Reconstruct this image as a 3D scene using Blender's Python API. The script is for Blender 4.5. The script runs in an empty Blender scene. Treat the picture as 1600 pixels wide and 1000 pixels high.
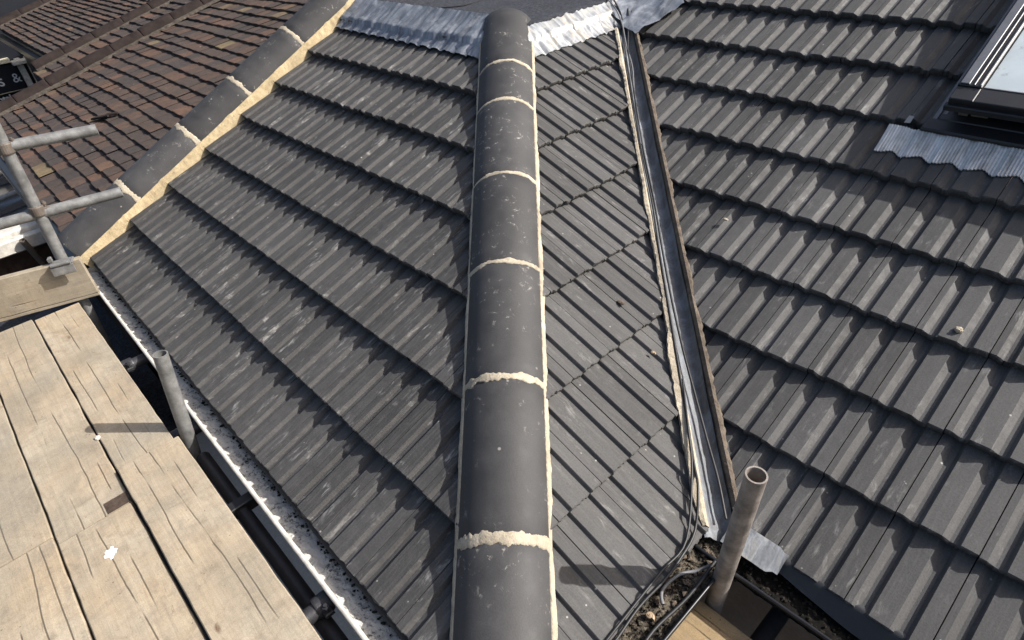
import bpy, bmesh, math, random
from mathutils import Vector, Matrix, noise
random.seed(7)
C = bpy.context.scene.collection
S = bpy.context.scene
# ------------------------------------------------------------------ camera
RIGHT = Vector((0.6858560, 0.7227132, -0.0853647))
DOWN = Vector((0.3854480, -0.4602544, -0.7997473))
FWD = Vector((-0.6172774, 0.5156078, -0.5942366))
cam = bpy.data.cameras.new('camera')
cam.lens = 974.93 / 1600 * 36; cam.sensor_width = 36; cam.clip_start = 0.02; cam.clip_end = 1500
co = bpy.data.objects.new('camera', cam); C.objects.link(co)
co.matrix_world = Matrix(((RIGHT.x, -DOWN.x, -FWD.x, 0), (RIGHT.y, -DOWN.y, -FWD.y, 0), (RIGHT.z, -DOWN.z, -FWD.z, 0), (0, 0, 0, 1)))
S.camera = co
# ------------------------------------------------------------------ sky and sun
AZ, EL = math.radians(47), math.radians(39)
SUN = Vector((math.cos(AZ) * math.cos(EL), math.sin(AZ) * math.cos(EL), math.sin(EL)))
w = bpy.data.worlds.new('World'); S.world = w; w.use_nodes = True
wn = w.node_tree; bg = wn.nodes['Background']
sky = wn.nodes.new('ShaderNodeTexSky'); sky.sky_type = 'NISHITA'; sky.sun_disc = False
sky.sun_elevation = EL; sky.sun_rotation = math.radians(90) - AZ
sky.air_density = 1.0; sky.dust_density = 5.0; sky.ozone_density = 1.0
wn.links.new(sky.outputs[0], bg.inputs[0]); bg.inputs[1].default_value = 0.11
sl = bpy.data.lights.new('sun', 'SUN'); sl.energy = 4.7; sl.angle = math.radians(0.53); sl.color = (1.0, 0.965, 0.915)
so = bpy.data.objects.new('sun', sl); C.objects.link(so); so.rotation_euler = SUN.to_track_quat('Z', 'Y').to_euler(); so.location = SUN * 40
S.view_settings.view_transform = 'Standard'; S.view_settings.look = 'None'; S.view_settings.gamma = 1.0
S.view_settings.exposure = 0.55
S.render.engine = 'CYCLES'

# ------------------------------------------------------------------ material helpers
class NT:
    def __init__(s, name):
        s.m = bpy.data.materials.new(name); s.m.use_nodes = True
        s.t = s.m.node_tree; s.b = s.t.nodes['Principled BSDF']
    def n(s, typ, **kw):
        x = s.t.nodes.new(typ)
        for k, v in kw.items():
            if k in x.inputs: x.inputs[k].default_value = v
            else: setattr(x, k, v)
        return x
    def l(s, a, b): s.t.links.new(a, b)
    def coord(s, kind='Object', scale=(1, 1, 1), rot=(0, 0, 0), rnd=False):
        if kind == 'UV':
            tc = s.n('ShaderNodeUVMap'); out = tc.outputs[0]
        else:
            tc = s.n('ShaderNodeTexCoord'); out = tc.outputs[kind]
        if rnd:
            oi = s.n('ShaderNodeObjectInfo'); cx = s.n('ShaderNodeVectorMath', operation='MULTIPLY_ADD')
            cb = s.n('ShaderNodeCombineXYZ'); 
            for i in range(3): s.l(oi.outputs['Random'], cb.inputs[i])
            s.l(cb.outputs[0], cx.inputs[0]); cx.inputs[1].default_value = (37, 53, 71); s.l(out, cx.inputs[2]); out = cx.outputs[0]
        mp = s.n('ShaderNodeMapping'); mp.inputs['Scale'].default_value = scale; mp.inputs['Rotation'].default_value = rot
        s.l(out, mp.inputs[0]); return mp.outputs[0]
    def noise(s, co_, scale=5, detail=4, rough=.55, dist=0.0):
        x = s.n('ShaderNodeTexNoise'); x.inputs['Scale'].default_value = scale; x.inputs['Detail'].default_value = detail
        x.inputs['Roughness'].default_value = rough; x.inputs['Distortion'].default_value = dist
        s.l(co_, x.inputs['Vector']); return x.outputs['Fac']
    def ramp(s, fac, stops):
        r = s.n('ShaderNodeValToRGB'); e = r.color_ramp.elements
        while len(e) < len(stops): e.new(0.5)
        for i, (p, c) in enumerate(stops):
            e[i].position = p; e[i].color = (c, c, c, 1) if isinstance(c, (int, float)) else (*c, 1)
        s.l(fac, r.inputs[0]); return r.outputs[0]
    def mix(s, fac, a, b, mode='MIX'):
        x = s.n('ShaderNodeMix', data_type='RGBA'); x.blend_type = mode
        for sock, v in ((x.inputs[0], fac), (x.inputs[6], a), (x.inputs[7], b)):
            if isinstance(v, (int, float)): sock.default_value = v
            elif isinstance(v, tuple): sock.default_value = (*v, 1)
            else: s.l(v, sock)
        return x.outputs[2]
    def math(s, op, a, b=0.0, clamp=False):
        x = s.n('ShaderNodeMath', operation=op); x.use_clamp = clamp
        for sock, v in ((x.inputs[0], a), (x.inputs[1], b)):
            if isinstance(v, (int, float)): sock.default_value = v
            else: s.l(v, sock)
        return x.outputs[0]
    def bump(s, h, strength=.3, dist=.005, prev=None):
        x = s.n('ShaderNodeBump'); x.inputs['Strength'].default_value = strength; x.inputs['Distance'].default_value = dist
        s.l(h, x.inputs['Height'])
        if prev is not None: s.l(prev, x.inputs['Normal'])
        return x.outputs[0]
    def fin(s, col=None, rough=.6, normal=None, metal=0.0, spec=.5):
        b = s.b
        if col is not None:
            if isinstance(col, tuple): b.inputs['Base Color'].default_value = (*col, 1)
            else: s.l(col, b.inputs['Base Color'])
        if isinstance(rough, (int, float)): b.inputs['Roughness'].default_value = rough
        else: s.l(rough, b.inputs['Roughness'])
        b.inputs['Metallic'].default_value = metal; b.inputs['Specular IOR Level'].default_value = spec
        if normal is not None: s.l(normal, b.inputs['Normal'])
        return s.m

def simple(name, col, rough=.6, metal=0, var=.25, scale=9, bump=.15, spec=.5):
    k = NT(name); c = k.coord('Object', rnd=True)
    n1 = k.noise(c, scale, 5, .6); n2 = k.noise(c, scale * 14, 3, .6)
    f = k.ramp(n1, [(.25, 1 - var), (.75, 1 + var)])
    cc = k.mix(1.0, col, f, 'MULTIPLY')
    f2 = k.ramp(n2, [(.3, .9), (.7, 1.08)]); cc = k.mix(1.0, cc, f2, 'MULTIPLY')
    return k.fin(cc, rough, k.bump(n2, bump, .003), metal, spec)

def tile_mat(name, base, light=.16, streak=.5):
    """concrete interlocking tile: uv in metres (u across, v up the slope), attribute rnd per tile"""
    k = NT(name); uv = k.coord('UV')
    at = k.n('ShaderNodeAttribute', attribute_name='rnd'); 
    tone = k.ramp(at.outputs['Fac'], [(0, .80), (1, 1.2)])
    big = k.noise(uv, 2.2, 4, .6)
    fine = k.noise(uv, 160, 5, .75)
    mid = k.noise(uv, 26, 5, .65)
    st = k.n('ShaderNodeMapping'); st.inputs['Scale'].default_value = (95, 5.0, 1); k.l(uv, st.inputs[0])
    stn = k.noise(st.outputs[0], 1.0, 5, .7, .15)
    st2 = k.n('ShaderNodeMapping'); st2.inputs['Scale'].default_value = (38, 9, 1); k.l(uv, st2.inputs[0])
    st2n = k.noise(st2.outputs[0], 1.0, 6, .75, .5)
    msk = k.noise(uv, 5.5, 4, .65, .5)
    c = k.mix(1.0, base, tone, 'MULTIPLY')
    c = k.mix(1.0, c, k.ramp(big, [(.3, .86), (.7, 1.15)]), 'MULTIPLY')
    c = k.mix(1.0, c, k.ramp(mid, [(.25, .84), (.75, 1.2)]), 'MULTIPLY')
    c = k.mix(1.0, c, k.ramp(fine, [(.25, .62), (.75, 1.42)]), 'MULTIPLY')
    # faint long streaks
    c = k.mix(k.math('MULTIPLY', k.ramp(stn, [(.48, 0), (.66, 1)]), .42 * streak, True), c, tuple(x * 1.9 + .02 for x in base))
    # pale scuffs of dried cement slurry
    sc = k.math('MULTIPLY', k.ramp(st2n, [(.54, 0), (.66, 1)]), k.ramp(msk, [(.48, 0), (.62, 1)]))
    c = k.mix(k.math('MULTIPLY', sc, .72 * streak, True), c, (light * 1.9, light * 1.85, light * 1.75))
    # specks
    vo = k.n('ShaderNodeTexVoronoi'); vo.inputs['Scale'].default_value = 21; k.l(uv, vo.inputs['Vector'])
    sp = k.math('MULTIPLY', k.ramp(vo.outputs['Distance'], [(.045, 1), (.085, 0)]), k.ramp(k.noise(uv, 13, 2), [(.54, 0), (.6, 1)]))
    c = k.mix(k.math('MULTIPLY', sp, .8, True), c, (.42, .40, .36))
    hgt = k.math('ADD', k.math('MULTIPLY', fine, .55), k.math('MULTIPLY', mid, .6))
    return k.fin(c, k.ramp(mid, [(.3, .58), (.7, .82)]), k.bump(hgt, .45, .0022), 0, .4)

def ridge_mat():
    k = NT('ridge_tile_concrete'); c0 = k.coord('Object', rnd=True)
    fine = k.noise(c0, 230, 4, .7); mid = k.noise(c0, 12, 5, .6); big = k.noise(c0, 3, 3, .5)
    oi = k.n('ShaderNodeObjectInfo')
    c = k.mix(1.0, (.044, .043, .0435), k.ramp(oi.outputs['Random'], [(0, .84), (1, 1.2)]), 'MULTIPLY')
    c = k.mix(1.0, c, k.ramp(big, [(.3, .85), (.7, 1.15)]), 'MULTIPLY')
    c = k.mix(1.0, c, k.ramp(mid, [(.25, .82), (.75, 1.22)]), 'MULTIPLY')
    c = k.mix(1.0, c, k.ramp(fine, [(.25, .78), (.75, 1.25)]), 'MULTIPLY')
    scuff = k.math('MULTIPLY', k.ramp(k.noise(c0, 30, 6, .75, .6), [(.58, 0), (.67, 1)]), k.ramp(k.noise(c0, 6, 3, .6), [(.47, 0), (.60, 1)]))
    c = k.mix(k.math('MULTIPLY', scuff, .75, True), c, (.40, .38, .34))
    vo = k.n('ShaderNodeTexVoronoi'); vo.inputs['Scale'].default_value = 17; k.l(c0, vo.inputs['Vector'])
    sp = k.math('MULTIPLY', k.ramp(vo.outputs['Distance'], [(.06, 1), (.12, 0)]), k.ramp(k.noise(c0, 9, 2), [(.56, 0), (.62, 1)]))
    c = k.mix(k.math('MULTIPLY', sp, .55, True), c, (.38, .36, .33))
    return k.fin(c, k.ramp(mid, [(.3, .56), (.7, .74)]), k.bump(k.math('ADD', k.math('MULTIPLY', fine, .6), mid), .45, .0018), 0, .38)

def mortar_mat(name, base, dark):
    k = NT(name); c0 = k.coord('Object')
    f = k.noise(c0, 180, 4, .7); m_ = k.noise(c0, 22, 5, .65); b_ = k.noise(c0, 5, 4, .6)
    c = k.mix(k.ramp(m_, [(.35, 0), (.72, 1)]), base, dark)
    c = k.mix(1.0, c, k.ramp(b_, [(.3, .72), (.7, 1.12)]), 'MULTIPLY')
    c = k.mix(1.0, c, k.ramp(f, [(.25, .72), (.75, 1.15)]), 'MULTIPLY')
    st = k.noise(c0, 55, 5, .75, .8)
    c = k.mix(k.math('MULTIPLY', k.ramp(st, [(.57, 0), (.68, 1)]), .55, True), c, (.16, .14, .115))
    return k.fin(c, .9, k.bump(k.math('ADD', f, k.math('MULTIPLY', m_, 2)), .7, .004), 0, .2)

def lead_mat(name, base, streak_col, metal=.35, rough=(.32, .6), amt=.6):
    k = NT(name); uv = k.coord('UV')
    a = k.n('ShaderNodeMapping'); a.inputs['Scale'].default_value = (26, 4, 1); k.l(uv, a.inputs[0])
    n1 = k.noise(a.outputs[0], 1, 5, .65, .8); n2 = k.noise(uv, 9, 5, .65, .6); n3 = k.noise(uv, 90, 4, .6)
    c = k.mix(1.0, base, k.ramp(n1, [(.3, .55), (.7, 1.6)]), 'MULTIPLY')
    c = k.mix(k.math('MULTIPLY', k.ramp(n2, [(.48, 0), (.68, 1)]), amt, True), c, streak_col)
    c = k.mix(1.0, c, k.ramp(n3, [(.3, .88), (.7, 1.1)]), 'MULTIPLY')
    h = k.math('ADD', k.math('MULTIPLY', n1, 1.0), k.math('MULTIPLY', n2, .8))
    return k.fin(c, k.ramp(n2, [(.3, rough[0]), (.7, rough[1])]), k.bump(h, .55, .006), metal, .5)

def wood_mat(name, base, dark, tan):
    k = NT(name); c0 = k.coord('Object', rnd=True)
    a = k.n('ShaderNodeMapping'); a.inputs['Scale'].default_value = (2.2, 46, 10); k.l(c0, a.inputs[0])
    g = k.noise(a.outputs[0], 1, 6, .7, .5)
    a2 = k.n('ShaderNodeMapping'); a2.inputs['Scale'].default_value = (.45, 15, 3); k.l(c0, a2.inputs[0])
    ck = k.noise(a2.outputs[0], 1, 3, .55, .12)
    a3 = k.n('ShaderNodeMapping'); a3.inputs['Scale'].default_value = (9, 130, 20); k.l(c0, a3.inputs[0])
    gf = k.noise(a3.outputs[0], 1, 4, .7)
    big = k.noise(c0, 3.0, 5, .65, .4); blot = k.noise(c0, 11, 6, .7, .9); sand = k.noise(c0, 260, 3, .6)
    saw = k.n('ShaderNodeMapping'); saw.inputs['Scale'].default_value = (55, 10, 1); saw.inputs['Rotation'].default_value = (0, 0, .6); k.l(c0, saw.inputs[0])
    sw = k.noise(saw.outputs[0], 1, 4, .6, .3)
    c = k.mix(k.ramp(big, [(.35, 0), (.66, 1)]), base, tan)
    c = k.mix(1.0, c, k.ramp(g, [(.25, .80), (.7, 1.10)]), 'MULTIPLY')
    c = k.mix(1.0, c, k.ramp(gf, [(.25, .88), (.75, 1.08)]), 'MULTIPLY')
    c = k.mix(1.0, c, k.ramp(sw, [(.28, .90), (.55, 1.02)]), 'MULTIPLY')
    c = k.mix(k.math('MULTIPLY', k.ramp(blot, [(.52, 0), (.72, 1)]), .5, True), c, dark)
    tc = k.n('ShaderNodeTexCoord'); sx_ = k.n('ShaderNodeSeparateXYZ'); k.l(tc.outputs['Object'], sx_.inputs[0])
    oi = k.n('ShaderNodeObjectInfo'); rn = oi.outputs['Random']
    def wander(seedk, y0, amp, width, on, off):
        cb = k.n('ShaderNodeCombineXYZ'); k.l(k.math('MULTIPLY_ADD' if False else 'MULTIPLY', sx_.outputs[0], 1.0), cb.inputs[0]); k.l(k.math('MULTIPLY', rn, 91.0 + seedk), cb.inputs[1]); cb.inputs[2].default_value = seedk
        f = k.math('MULTIPLY', k.math('SUBTRACT', k.noise(cb.outputs[0], .8, 7, .5), .5), amp)
        f = k.math('ADD', f, k.math('ADD', k.math('MULTIPLY', k.math('SUBTRACT', rn, .5), .04), y0))
        d_ = k.math('ABSOLUTE', k.math('SUBTRACT', sx_.outputs[1], f))
        m1 = k.noise(cb.outputs[0], 2.3, 2, .5)
        return k.math('MULTIPLY', k.ramp(d_, [(width * .4, 1), (width, 0)]), k.ramp(m1, [(on, 0), (off, 1)]))
    c1 = wander(1.3, .02, .10, .0030, .40, .46); c2 = wander(7.7, -.055, .09, .0016, .52, .57); c3 = wander(13.1, .07, .05, .0013, .54, .59)
    crack = k.math('MAXIMUM', c1, k.math('MAXIMUM', c2, c3))
    c = k.mix(k.math('MULTIPLY', crack, .85, True), c, (.05, .035, .02))
    grey = k.noise(c0, 1.7, 4, .6, .3)
    c = k.mix(k.math('MULTIPLY', k.ramp(grey, [(.42, 0), (.66, 1)]), .5, True), c, tuple(x * .5 for x in (sum(base) / 3 * 1.12, sum(base) / 3 * 1.04, sum(base) / 3 * .86)))
    nicks = k.n('ShaderNodeMapping'); nicks.inputs['Scale'].default_value = (16, 60, 1); nicks.inputs['Rotation'].default_value = (0, 0, .35); k.l(c0, nicks.inputs[0])
    nk = k.noise(nicks.outputs[0], 1, 4, .7, 1.2)
    c = k.mix(k.math('MULTIPLY', k.ramp(nk, [(.64, 0), (.70, 1)]), .6, True), c, dark)
    vo = k.n('ShaderNodeTexVoronoi'); vo.inputs['Scale'].default_value = 2.6
    av = k.n('ShaderNodeMapping'); av.inputs['Scale'].default_value = (1, 2.2, 1); k.l(c0, av.inputs[0]); k.l(av.outputs[0], vo.inputs['Vector'])
    kn = k.ramp(vo.outputs['Distance'], [(.035, 1), (.07, 0)])
    c = k.mix(k.math('MULTIPLY', kn, .7, True), c, (.10, .055, .03))
    dn = k.noise(c0, 7, 6, .8, .3)
    c = k.mix(k.math('MULTIPLY', k.ramp(dn, [(.50, 0), (.60, 1)]), .28, True), c, (.19, .165, .13))
    v2 = k.n('ShaderNodeTexVoronoi'); v2.inputs['Scale'].default_value = 30; k.l(c0, v2.inputs['Vector'])
    s2 = k.math('MULTIPLY', k.ramp(v2.outputs['Distance'], [(.06, 1), (.11, 0)]), k.ramp(k.noise(c0, 5, 2), [(.54, 0), (.60, 1)]))
    c = k.mix(k.math('MULTIPLY', s2, .7, True), c, (.09, .065, .045))
    c = k.mix(1.0, c, k.ramp(sand, [(.25, .78), (.75, 1.16)]), 'MULTIPLY')
    h = k.math('SUBTRACT', k.math('ADD', k.math('MULTIPLY', g, .7), k.math('MULTIPLY', sw, .5)), k.math('MULTIPLY', crack, 1.5))
    return k.fin(c, .85, k.bump(h, .5, .003), 0, .2)

def clay_mat(name='brown_clay_tile'):
    k = NT(name); uv = k.coord('UV'); at = k.n('ShaderNodeAttribute', attribute_name='rnd')
    c = k.ramp(at.outputs['Fac'], [(0, (.050, .042, .039)), (.30, (.064, .048, .041)), (.60, (.080, .055, .044)), (.85, (.098, .061, .045)), (.975, (.112, .066, .047)), (1, (.17, .13, .075))])
    m_ = k.noise(uv, 16, 5, .7); f = k.noise(uv, 130, 4, .7); b_ = k.noise(uv, 1.3, 4, .6)
    c = k.mix(1.0, c, k.ramp(m_, [(.25, .66), (.75, 1.35)]), 'MULTIPLY')
    c = k.mix(1.0, c, k.ramp(f, [(.25, .7), (.75, 1.3)]), 'MULTIPLY')
    c = k.mix(k.math('MULTIPLY', k.ramp(b_, [(.42, 0), (.66, 1)]), .55, True), c, (.040, .036, .032))
    vo = k.n('ShaderNodeTexVoronoi'); vo.inputs['Scale'].default_value = 9; k.l(uv, vo.inputs['Vector'])
    sp = k.math('MULTIPLY', k.ramp(vo.outputs['Distance'], [(.06, 1), (.11, 0)]), k.ramp(k.noise(uv, 7, 2), [(.56, 0), (.62, 1)]))
    c = k.mix(k.math('MULTIPLY', sp, .8, True), c, (.42, .38, .32))
    return k.fin(c, .85, k.bump(k.math('ADD', f, m_), .5, .004), 0, .25)

def felt_mat(name, base):
    k = NT(name); c0 = k.coord('Object')
    f = k.noise(c0, 75, 4, .9); m_ = k.noise(c0, 14, 5, .6); b_ = k.noise(c0, 2.5, 3, .5)
    c = k.mix(1.0, base, k.ramp(f, [(.36, .30), (.64, 2.4)]), 'MULTIPLY')
    c = k.mix(1.0, c, k.ramp(m_, [(.3, .85), (.7, 1.18)]), 'MULTIPLY')
    c = k.mix(k.math('MULTIPLY', k.ramp(b_, [(.6, 0), (.8, 1)]), .35, True), c, (.12, .14, .17))
    return k.fin(c, .9, k.bump(f, .9, .004), 0, .2)

M = dict(
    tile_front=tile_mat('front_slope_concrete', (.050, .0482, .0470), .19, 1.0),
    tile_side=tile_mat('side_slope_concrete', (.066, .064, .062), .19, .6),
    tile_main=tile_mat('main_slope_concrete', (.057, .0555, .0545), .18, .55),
    ridge=ridge_mat(),
    mortar=mortar_mat('cream_mortar', (.56, .49, .38), (.40, .34, .25)),
    mortar_y=mortar_mat('yellow_mortar', (.60, .485, .30), (.44, .34, .20)),
    lead=lead_mat('grey_blue_lead', (.17, .185, .21), (.42, .44, .47), .3, (.35, .6), .75),
    lead_pale=lead_mat('pale_weathered_lead', (.30, .31, .32), (.50, .44, .33), .25, (.35, .6), .7),
    lead_dark=lead_mat('valley_lead', (.115, .120, .130), (.27, .30, .34), .15, (.5, .75), .75),
    felt=felt_mat('mineral_felt', (.026, .028, .034)),
    wood=wood_mat('pale_scaffold_board', (.40, .345, .262), (.17, .13, .09), (.395, .31, .21)),
    wood_old=wood_mat('brown_scaffold_board', (.38, .29, .17), (.10, .065, .035), (.33, .23, .12)),
    clay=clay_mat(),
    clay_ridge=simple('dark_clay_ridge', (.024, .017, .015), .85, 0, .5, 9, .5, .2),
    steel=simple('galvanised_steel', (.21, .21, .205), .55, .35, .5, 18, .35),
    steel_dull=simple('dull_steel', (.15, .125, .105), .6, .3, .4, 12, .3),
    shaded_steel=simple('shade_toned_steel', (.045, .045, .050), .5, .4, .35, 10, .3),  # shade beside and under the decks is put into this steel colour
    steel_rusty=simple('rust_streaked_steel', (.27, .24, .215), .6, .3, .6, 16, .4),
    black_plastic=simple('black_plastic', (.012, .012, .014), .35, 0, .25, 6, .05),
    white_plastic=simple('white_plastic', (.56, .53, .475), .55, 0, .3, 22, .08),
    grey_plastic=simple('pale_grey_panel', (.90, .87, .82), .55, 0, .06, 5, .05),
    render=simple('brown_render', (.33, .265, .215), .9, 0, .22, 5, .3, .2),
    brick=simple('dark_brick', (.10, .065, .05), .9, 0, .45, 16, .5, .2),
    underlay=simple('light_block_felt', (.02, .02, .022), .9, 0, .1, 8, .1),
    black=simple('black_metal', (.016, .016, .018), .42, 0, .3, 10, .1),
    grey_metal=simple('grey_aluminium', (.16, .165, .18), .42, .4, .2, 12, .1),
    silver=simple('silver_trim', (.34, .33, .32), .45, .5, .1, 12, .05),
    soil=simple('gutter_soil', (.030, .026, .022), .95, 0, .6, 60, .8, .1),
    moss=simple('pale_gutter_dirt', (.40, .39, .36), .95, 0, .5, 45, .9, .1),
    leaf=simple('dry_leaf', (.13, .10, .075), .85, 0, .4, 40, .4, .2),
    asphalt=simple('asphalt', (.035, .037, .042), .9, 0, .25, 1.5, .3, .2),
    shop=simple('black_shopfront', (.012, .014, .020), .4, 0, .2, 3, .05),
    cream=simple('cream_paint', (.72, .66, .50), .6, 0, .1, 6, .1),
    letter=simple('white_letter', (.70, .70, .70), .5, 0, .05, 6, .05),
    cable=simple('black_cable', (.018, .018, .019), .5, 0, .2, 20, .1),
    cable_grey=simple('grey_cable', (.16, .16, .165), .5, 0, .2, 20, .1),
    white_paint=simple('splashed_paint', (.80, .80, .78), .7, 0, .08, 30, .3),
)
def glass(name, col, rough=.08):
    k = NT(name); c0 = k.coord('Object'); n = k.noise(c0, 3.0, 4, .6)
    dirt = k.noise(c0, 26, 5, .7)
    c = k.mix(1.0, col, k.ramp(n, [(.3, .8), (.7, 1.12)]), 'MULTIPLY')
    c = k.mix(k.ramp(dirt, [(.60, 0), (.70, .6)]), c, (.20, .22, .23))
    return k.fin(c, rough, None, 0, .9)
M['skylight_glass'] = glass('skylight_glass', (.50, .56, .58))
M['blue_glass'] = glass('blue_tinted_glass', (.012, .018, .028), .12)

# ------------------------------------------------------------------ mesh helpers
class MB:
    def __init__(s): s.v = []; s.f = []; s.uv = []; s.rnd = []; s.sm = []
    def add(s, verts, faces, uvs=None, rnd=.5, smooth=False):
        o = len(s.v); s.v += [tuple(p) for p in verts]
        s.uv += list(uvs) if uvs else [(p[0] + p[2] * .3, p[1] + p[2] * .5) for p in verts]
        s.rnd += [rnd] * len(verts)
        for f in faces: s.f.append(tuple(i + o for i in f)); s.sm.append(smooth)
    def grid(s, rows, uvrows=None, rnd=.5, smooth=True, close=False, flip=False):
        n = len(rows[0]); vs = [p for r in rows for p in r]; uv = [p for r in uvrows for p in r] if uvrows else None
        fs = []
        for i in range(len(rows) - 1):
            for j in range(n if close else n - 1):
                k = (j + 1) % n
                q = (i * n + j, i * n + k, (i + 1) * n + k, (i + 1) * n + j)
                fs.append(q[::-1] if flip else q)
        s.add(vs, fs, uv, rnd, smooth)
    def box(s, c, size, rot=None, bev=0):
        hx, hy, hz = (a / 2 for a in size); c = Vector(c); R = rot or Matrix.Identity(3)
        if bev:
            b = bev
            pts = []
            for z, i in ((-hz, b), (-hz + b, 0), (hz - b, 0), (hz, b)):
                for x, y in ((-hx + i, -hy + i), (hx - i, -hy + i), (hx - i, hy - i), (-hx + i, hy - i)): pts.append(c + R @ Vector((x, y, z)))
            fs = [(3, 2, 1, 0), (12, 13, 14, 15)]
            for L in range(3):
                for k in range(4): fs.append((L * 4 + k, L * 4 + (k + 1) % 4, L * 4 + 4 + (k + 1) % 4, L * 4 + 4 + k))
            s.add(pts, fs)
        else:
            pts = [c + R @ Vector((x, y, z)) for z in (-hz, hz) for x, y in ((-hx, -hy), (hx, -hy), (hx, hy), (-hx, hy))]
            s.add(pts, [(3, 2, 1, 0), (4, 5, 6, 7), (0, 1, 5, 4), (1, 2, 6, 5), (2, 3, 7, 6), (3, 0, 4, 7)])
    def tube(s, a, b, r, n=20, hollow=0.0, r2=None):
        a, b = Vector(a), Vector(b); d = (b - a).normalized(); x = d.orthogonal().normalized(); y = d.cross(x)
        ring = lambda p, q: [p + (x * math.cos(t) + y * math.sin(t)) * q for t in [2 * math.pi * i / n for i in range(n)]]
        R2 = r2 or r
        m_ = max(2, int((b - a).length / .12))
        s.grid([ring(a.lerp(b, i / m_), r + (R2 - r) * i / m_) for i in range(m_ + 1)], close=True)
        if hollow:
            ri = r - hollow
            s.grid([ring(b, R2), ring(b, ri), ring(b - d * .25, ri)], close=True, smooth=False)
            s.add(ring(b - d * .25, ri), [tuple(range(n))])
            s.grid([ring(a, ri), ring(a, r)], close=True, smooth=False)
            s.grid([ring(a + d * .25, ri), ring(a, ri)], close=True, smooth=False)
            s.add(ring(a + d * .25, ri), [tuple(range(n))[::-1]])
        else:
            s.add(ring(b, R2), [tuple(range(n))]); s.add(ring(a, r), [tuple(range(n))[::-1]])
    def path(s, pts, r, n=8):
        P = [Vector(p) for p in pts]; rows = []
        # catmull-rom resample
        Q = []
        for i in range(len(P) - 1):
            p0, p1, p2, p3 = P[max(i - 1, 0)], P[i], P[i + 1], P[min(i + 2, len(P) - 1)]
            for k in range(5):
                t = k / 5; Q.append(.5 * ((2 * p1) + (p2 - p0) * t + (2 * p0 - 5 * p1 + 4 * p2 - p3) * t * t + (3 * p1 - p0 - 3 * p2 + p3) * t ** 3))
        Q.append(P[-1]); up = Vector((.13, .21, .97)).normalized()
        for i, q in enumerate(Q):
            d = (Q[min(i + 1, len(Q) - 1)] - Q[max(i - 1, 0)]).normalized(); x = d.cross(up).normalized(); y = x.cross(d)
            rows.append([q + (x * math.cos(t) + y * math.sin(t)) * r for t in [2 * math.pi * k / n for k in range(n)]])
        s.grid(rows, close=True)
    def build(s, name, mat, parent=None, cuts=None, drop=None):
        off = Vector(parent.location) if parent else Vector((0, 0, 0))
        if parent and parent.parent: off += Vector(parent.parent.location)
        me = bpy.data.meshes.new(name); me.from_pydata(s.v, [], s.f); 
        ul = me.uv_layers.new(name='UVMap')
        lv = [0] * len(me.loops); me.loops.foreach_get('vertex_index', lv)
        fl = []
        for i in lv: fl += s.uv[i]
        ul.data.foreach_set('uv', fl)
        at = me.attributes.new('rnd', 'FLOAT', 'POINT'); at.data.foreach_set('value', s.rnd)
        me.polygons.foreach_set('use_smooth', s.sm)
        if cuts or drop:
            bm = bmesh.new(); bm.from_mesh(me)
            for p, n in (cuts or []):      # keep the side the normal points away from
                bmesh.ops.bisect_plane(bm, geom=bm.verts[:] + bm.edges[:] + bm.faces[:], plane_co=p, plane_no=n, clear_outer=True)
            if drop:
                for p, n in drop[0]: bmesh.ops.bisect_plane(bm, geom=bm.verts[:] + bm.edges[:] + bm.faces[:], plane_co=p, plane_no=n)
                bmesh.ops.delete(bm, geom=[f for f in bm.faces if drop[1](f.calc_center_median())], context='FACES')
            bm.to_mesh(me); bm.free()
        if off.length: me.transform(Matrix.Translation(-off))
        me.materials.append(mat)
        o = bpy.data.objects.new(name, me); C.objects.link(o)
        if parent: o.parent = parent
        return o

def thing(name, loc, label, cat, group=None):
    o = bpy.data.objects.new(name, None); C.objects.link(o); o.location = loc; o.empty_display_size = .1
    o['label'] = label; o['category'] = cat
    if group: o['group'] = group
    return o
def tag(o, label, cat, group=None):
    o['label'] = label; o['category'] = cat
    if group: o['group'] = group
    return o
def nz(p, sc=1.0): return noise.noise(Vector(p) * sc)

# ------------------------------------------------------------------ roof planes
PITCH = 0.43453996; c, s = math.cos(PITCH), math.sin(PITCH); t = s / c
yL, zE, xN, zN, yM, zM = 0.294878, -1.872889, -0.57287, -1.880942, 1.309682, -1.883788
GL, GN, GM = 0.345, 0.345843, 0.32258
class Plane:
    def __init__(p, O, U, V): p.O, p.U, p.V = Vector(O), Vector(U), Vector(V); p.N = p.U.cross(p.V)
    def __call__(p, u, v, h=0.0): return p.O + p.U * u + p.V * v + p.N * h
FL = Plane((0, yL, zE), (1, 0, 0), (0, c, s))        # front slope: u = x
SD = Plane((xN, 0, zN), (0, 1, 0), (-c, 0, s))        # side slope:  u = y
MN = Plane((0, yM, zM), (1, 0, 0), (0, c, s))         # main slope:  u = x
HD = Vector((-1, 1, t)).normalized()                   # hip and valley direction
LAT = Vector((1, 1, 0)).normalized()
HN = LAT.cross(HD); HN = HN if HN.z > 0 else -HN
H0 = Vector((-1.295, 1.0, -1.546))                     # a point on the hip line
zv = -1.75; V0 = Vector((xN - (zv - zN) / t, yM + (zv - zM) / t, zv))   # a point on the valley line

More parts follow.
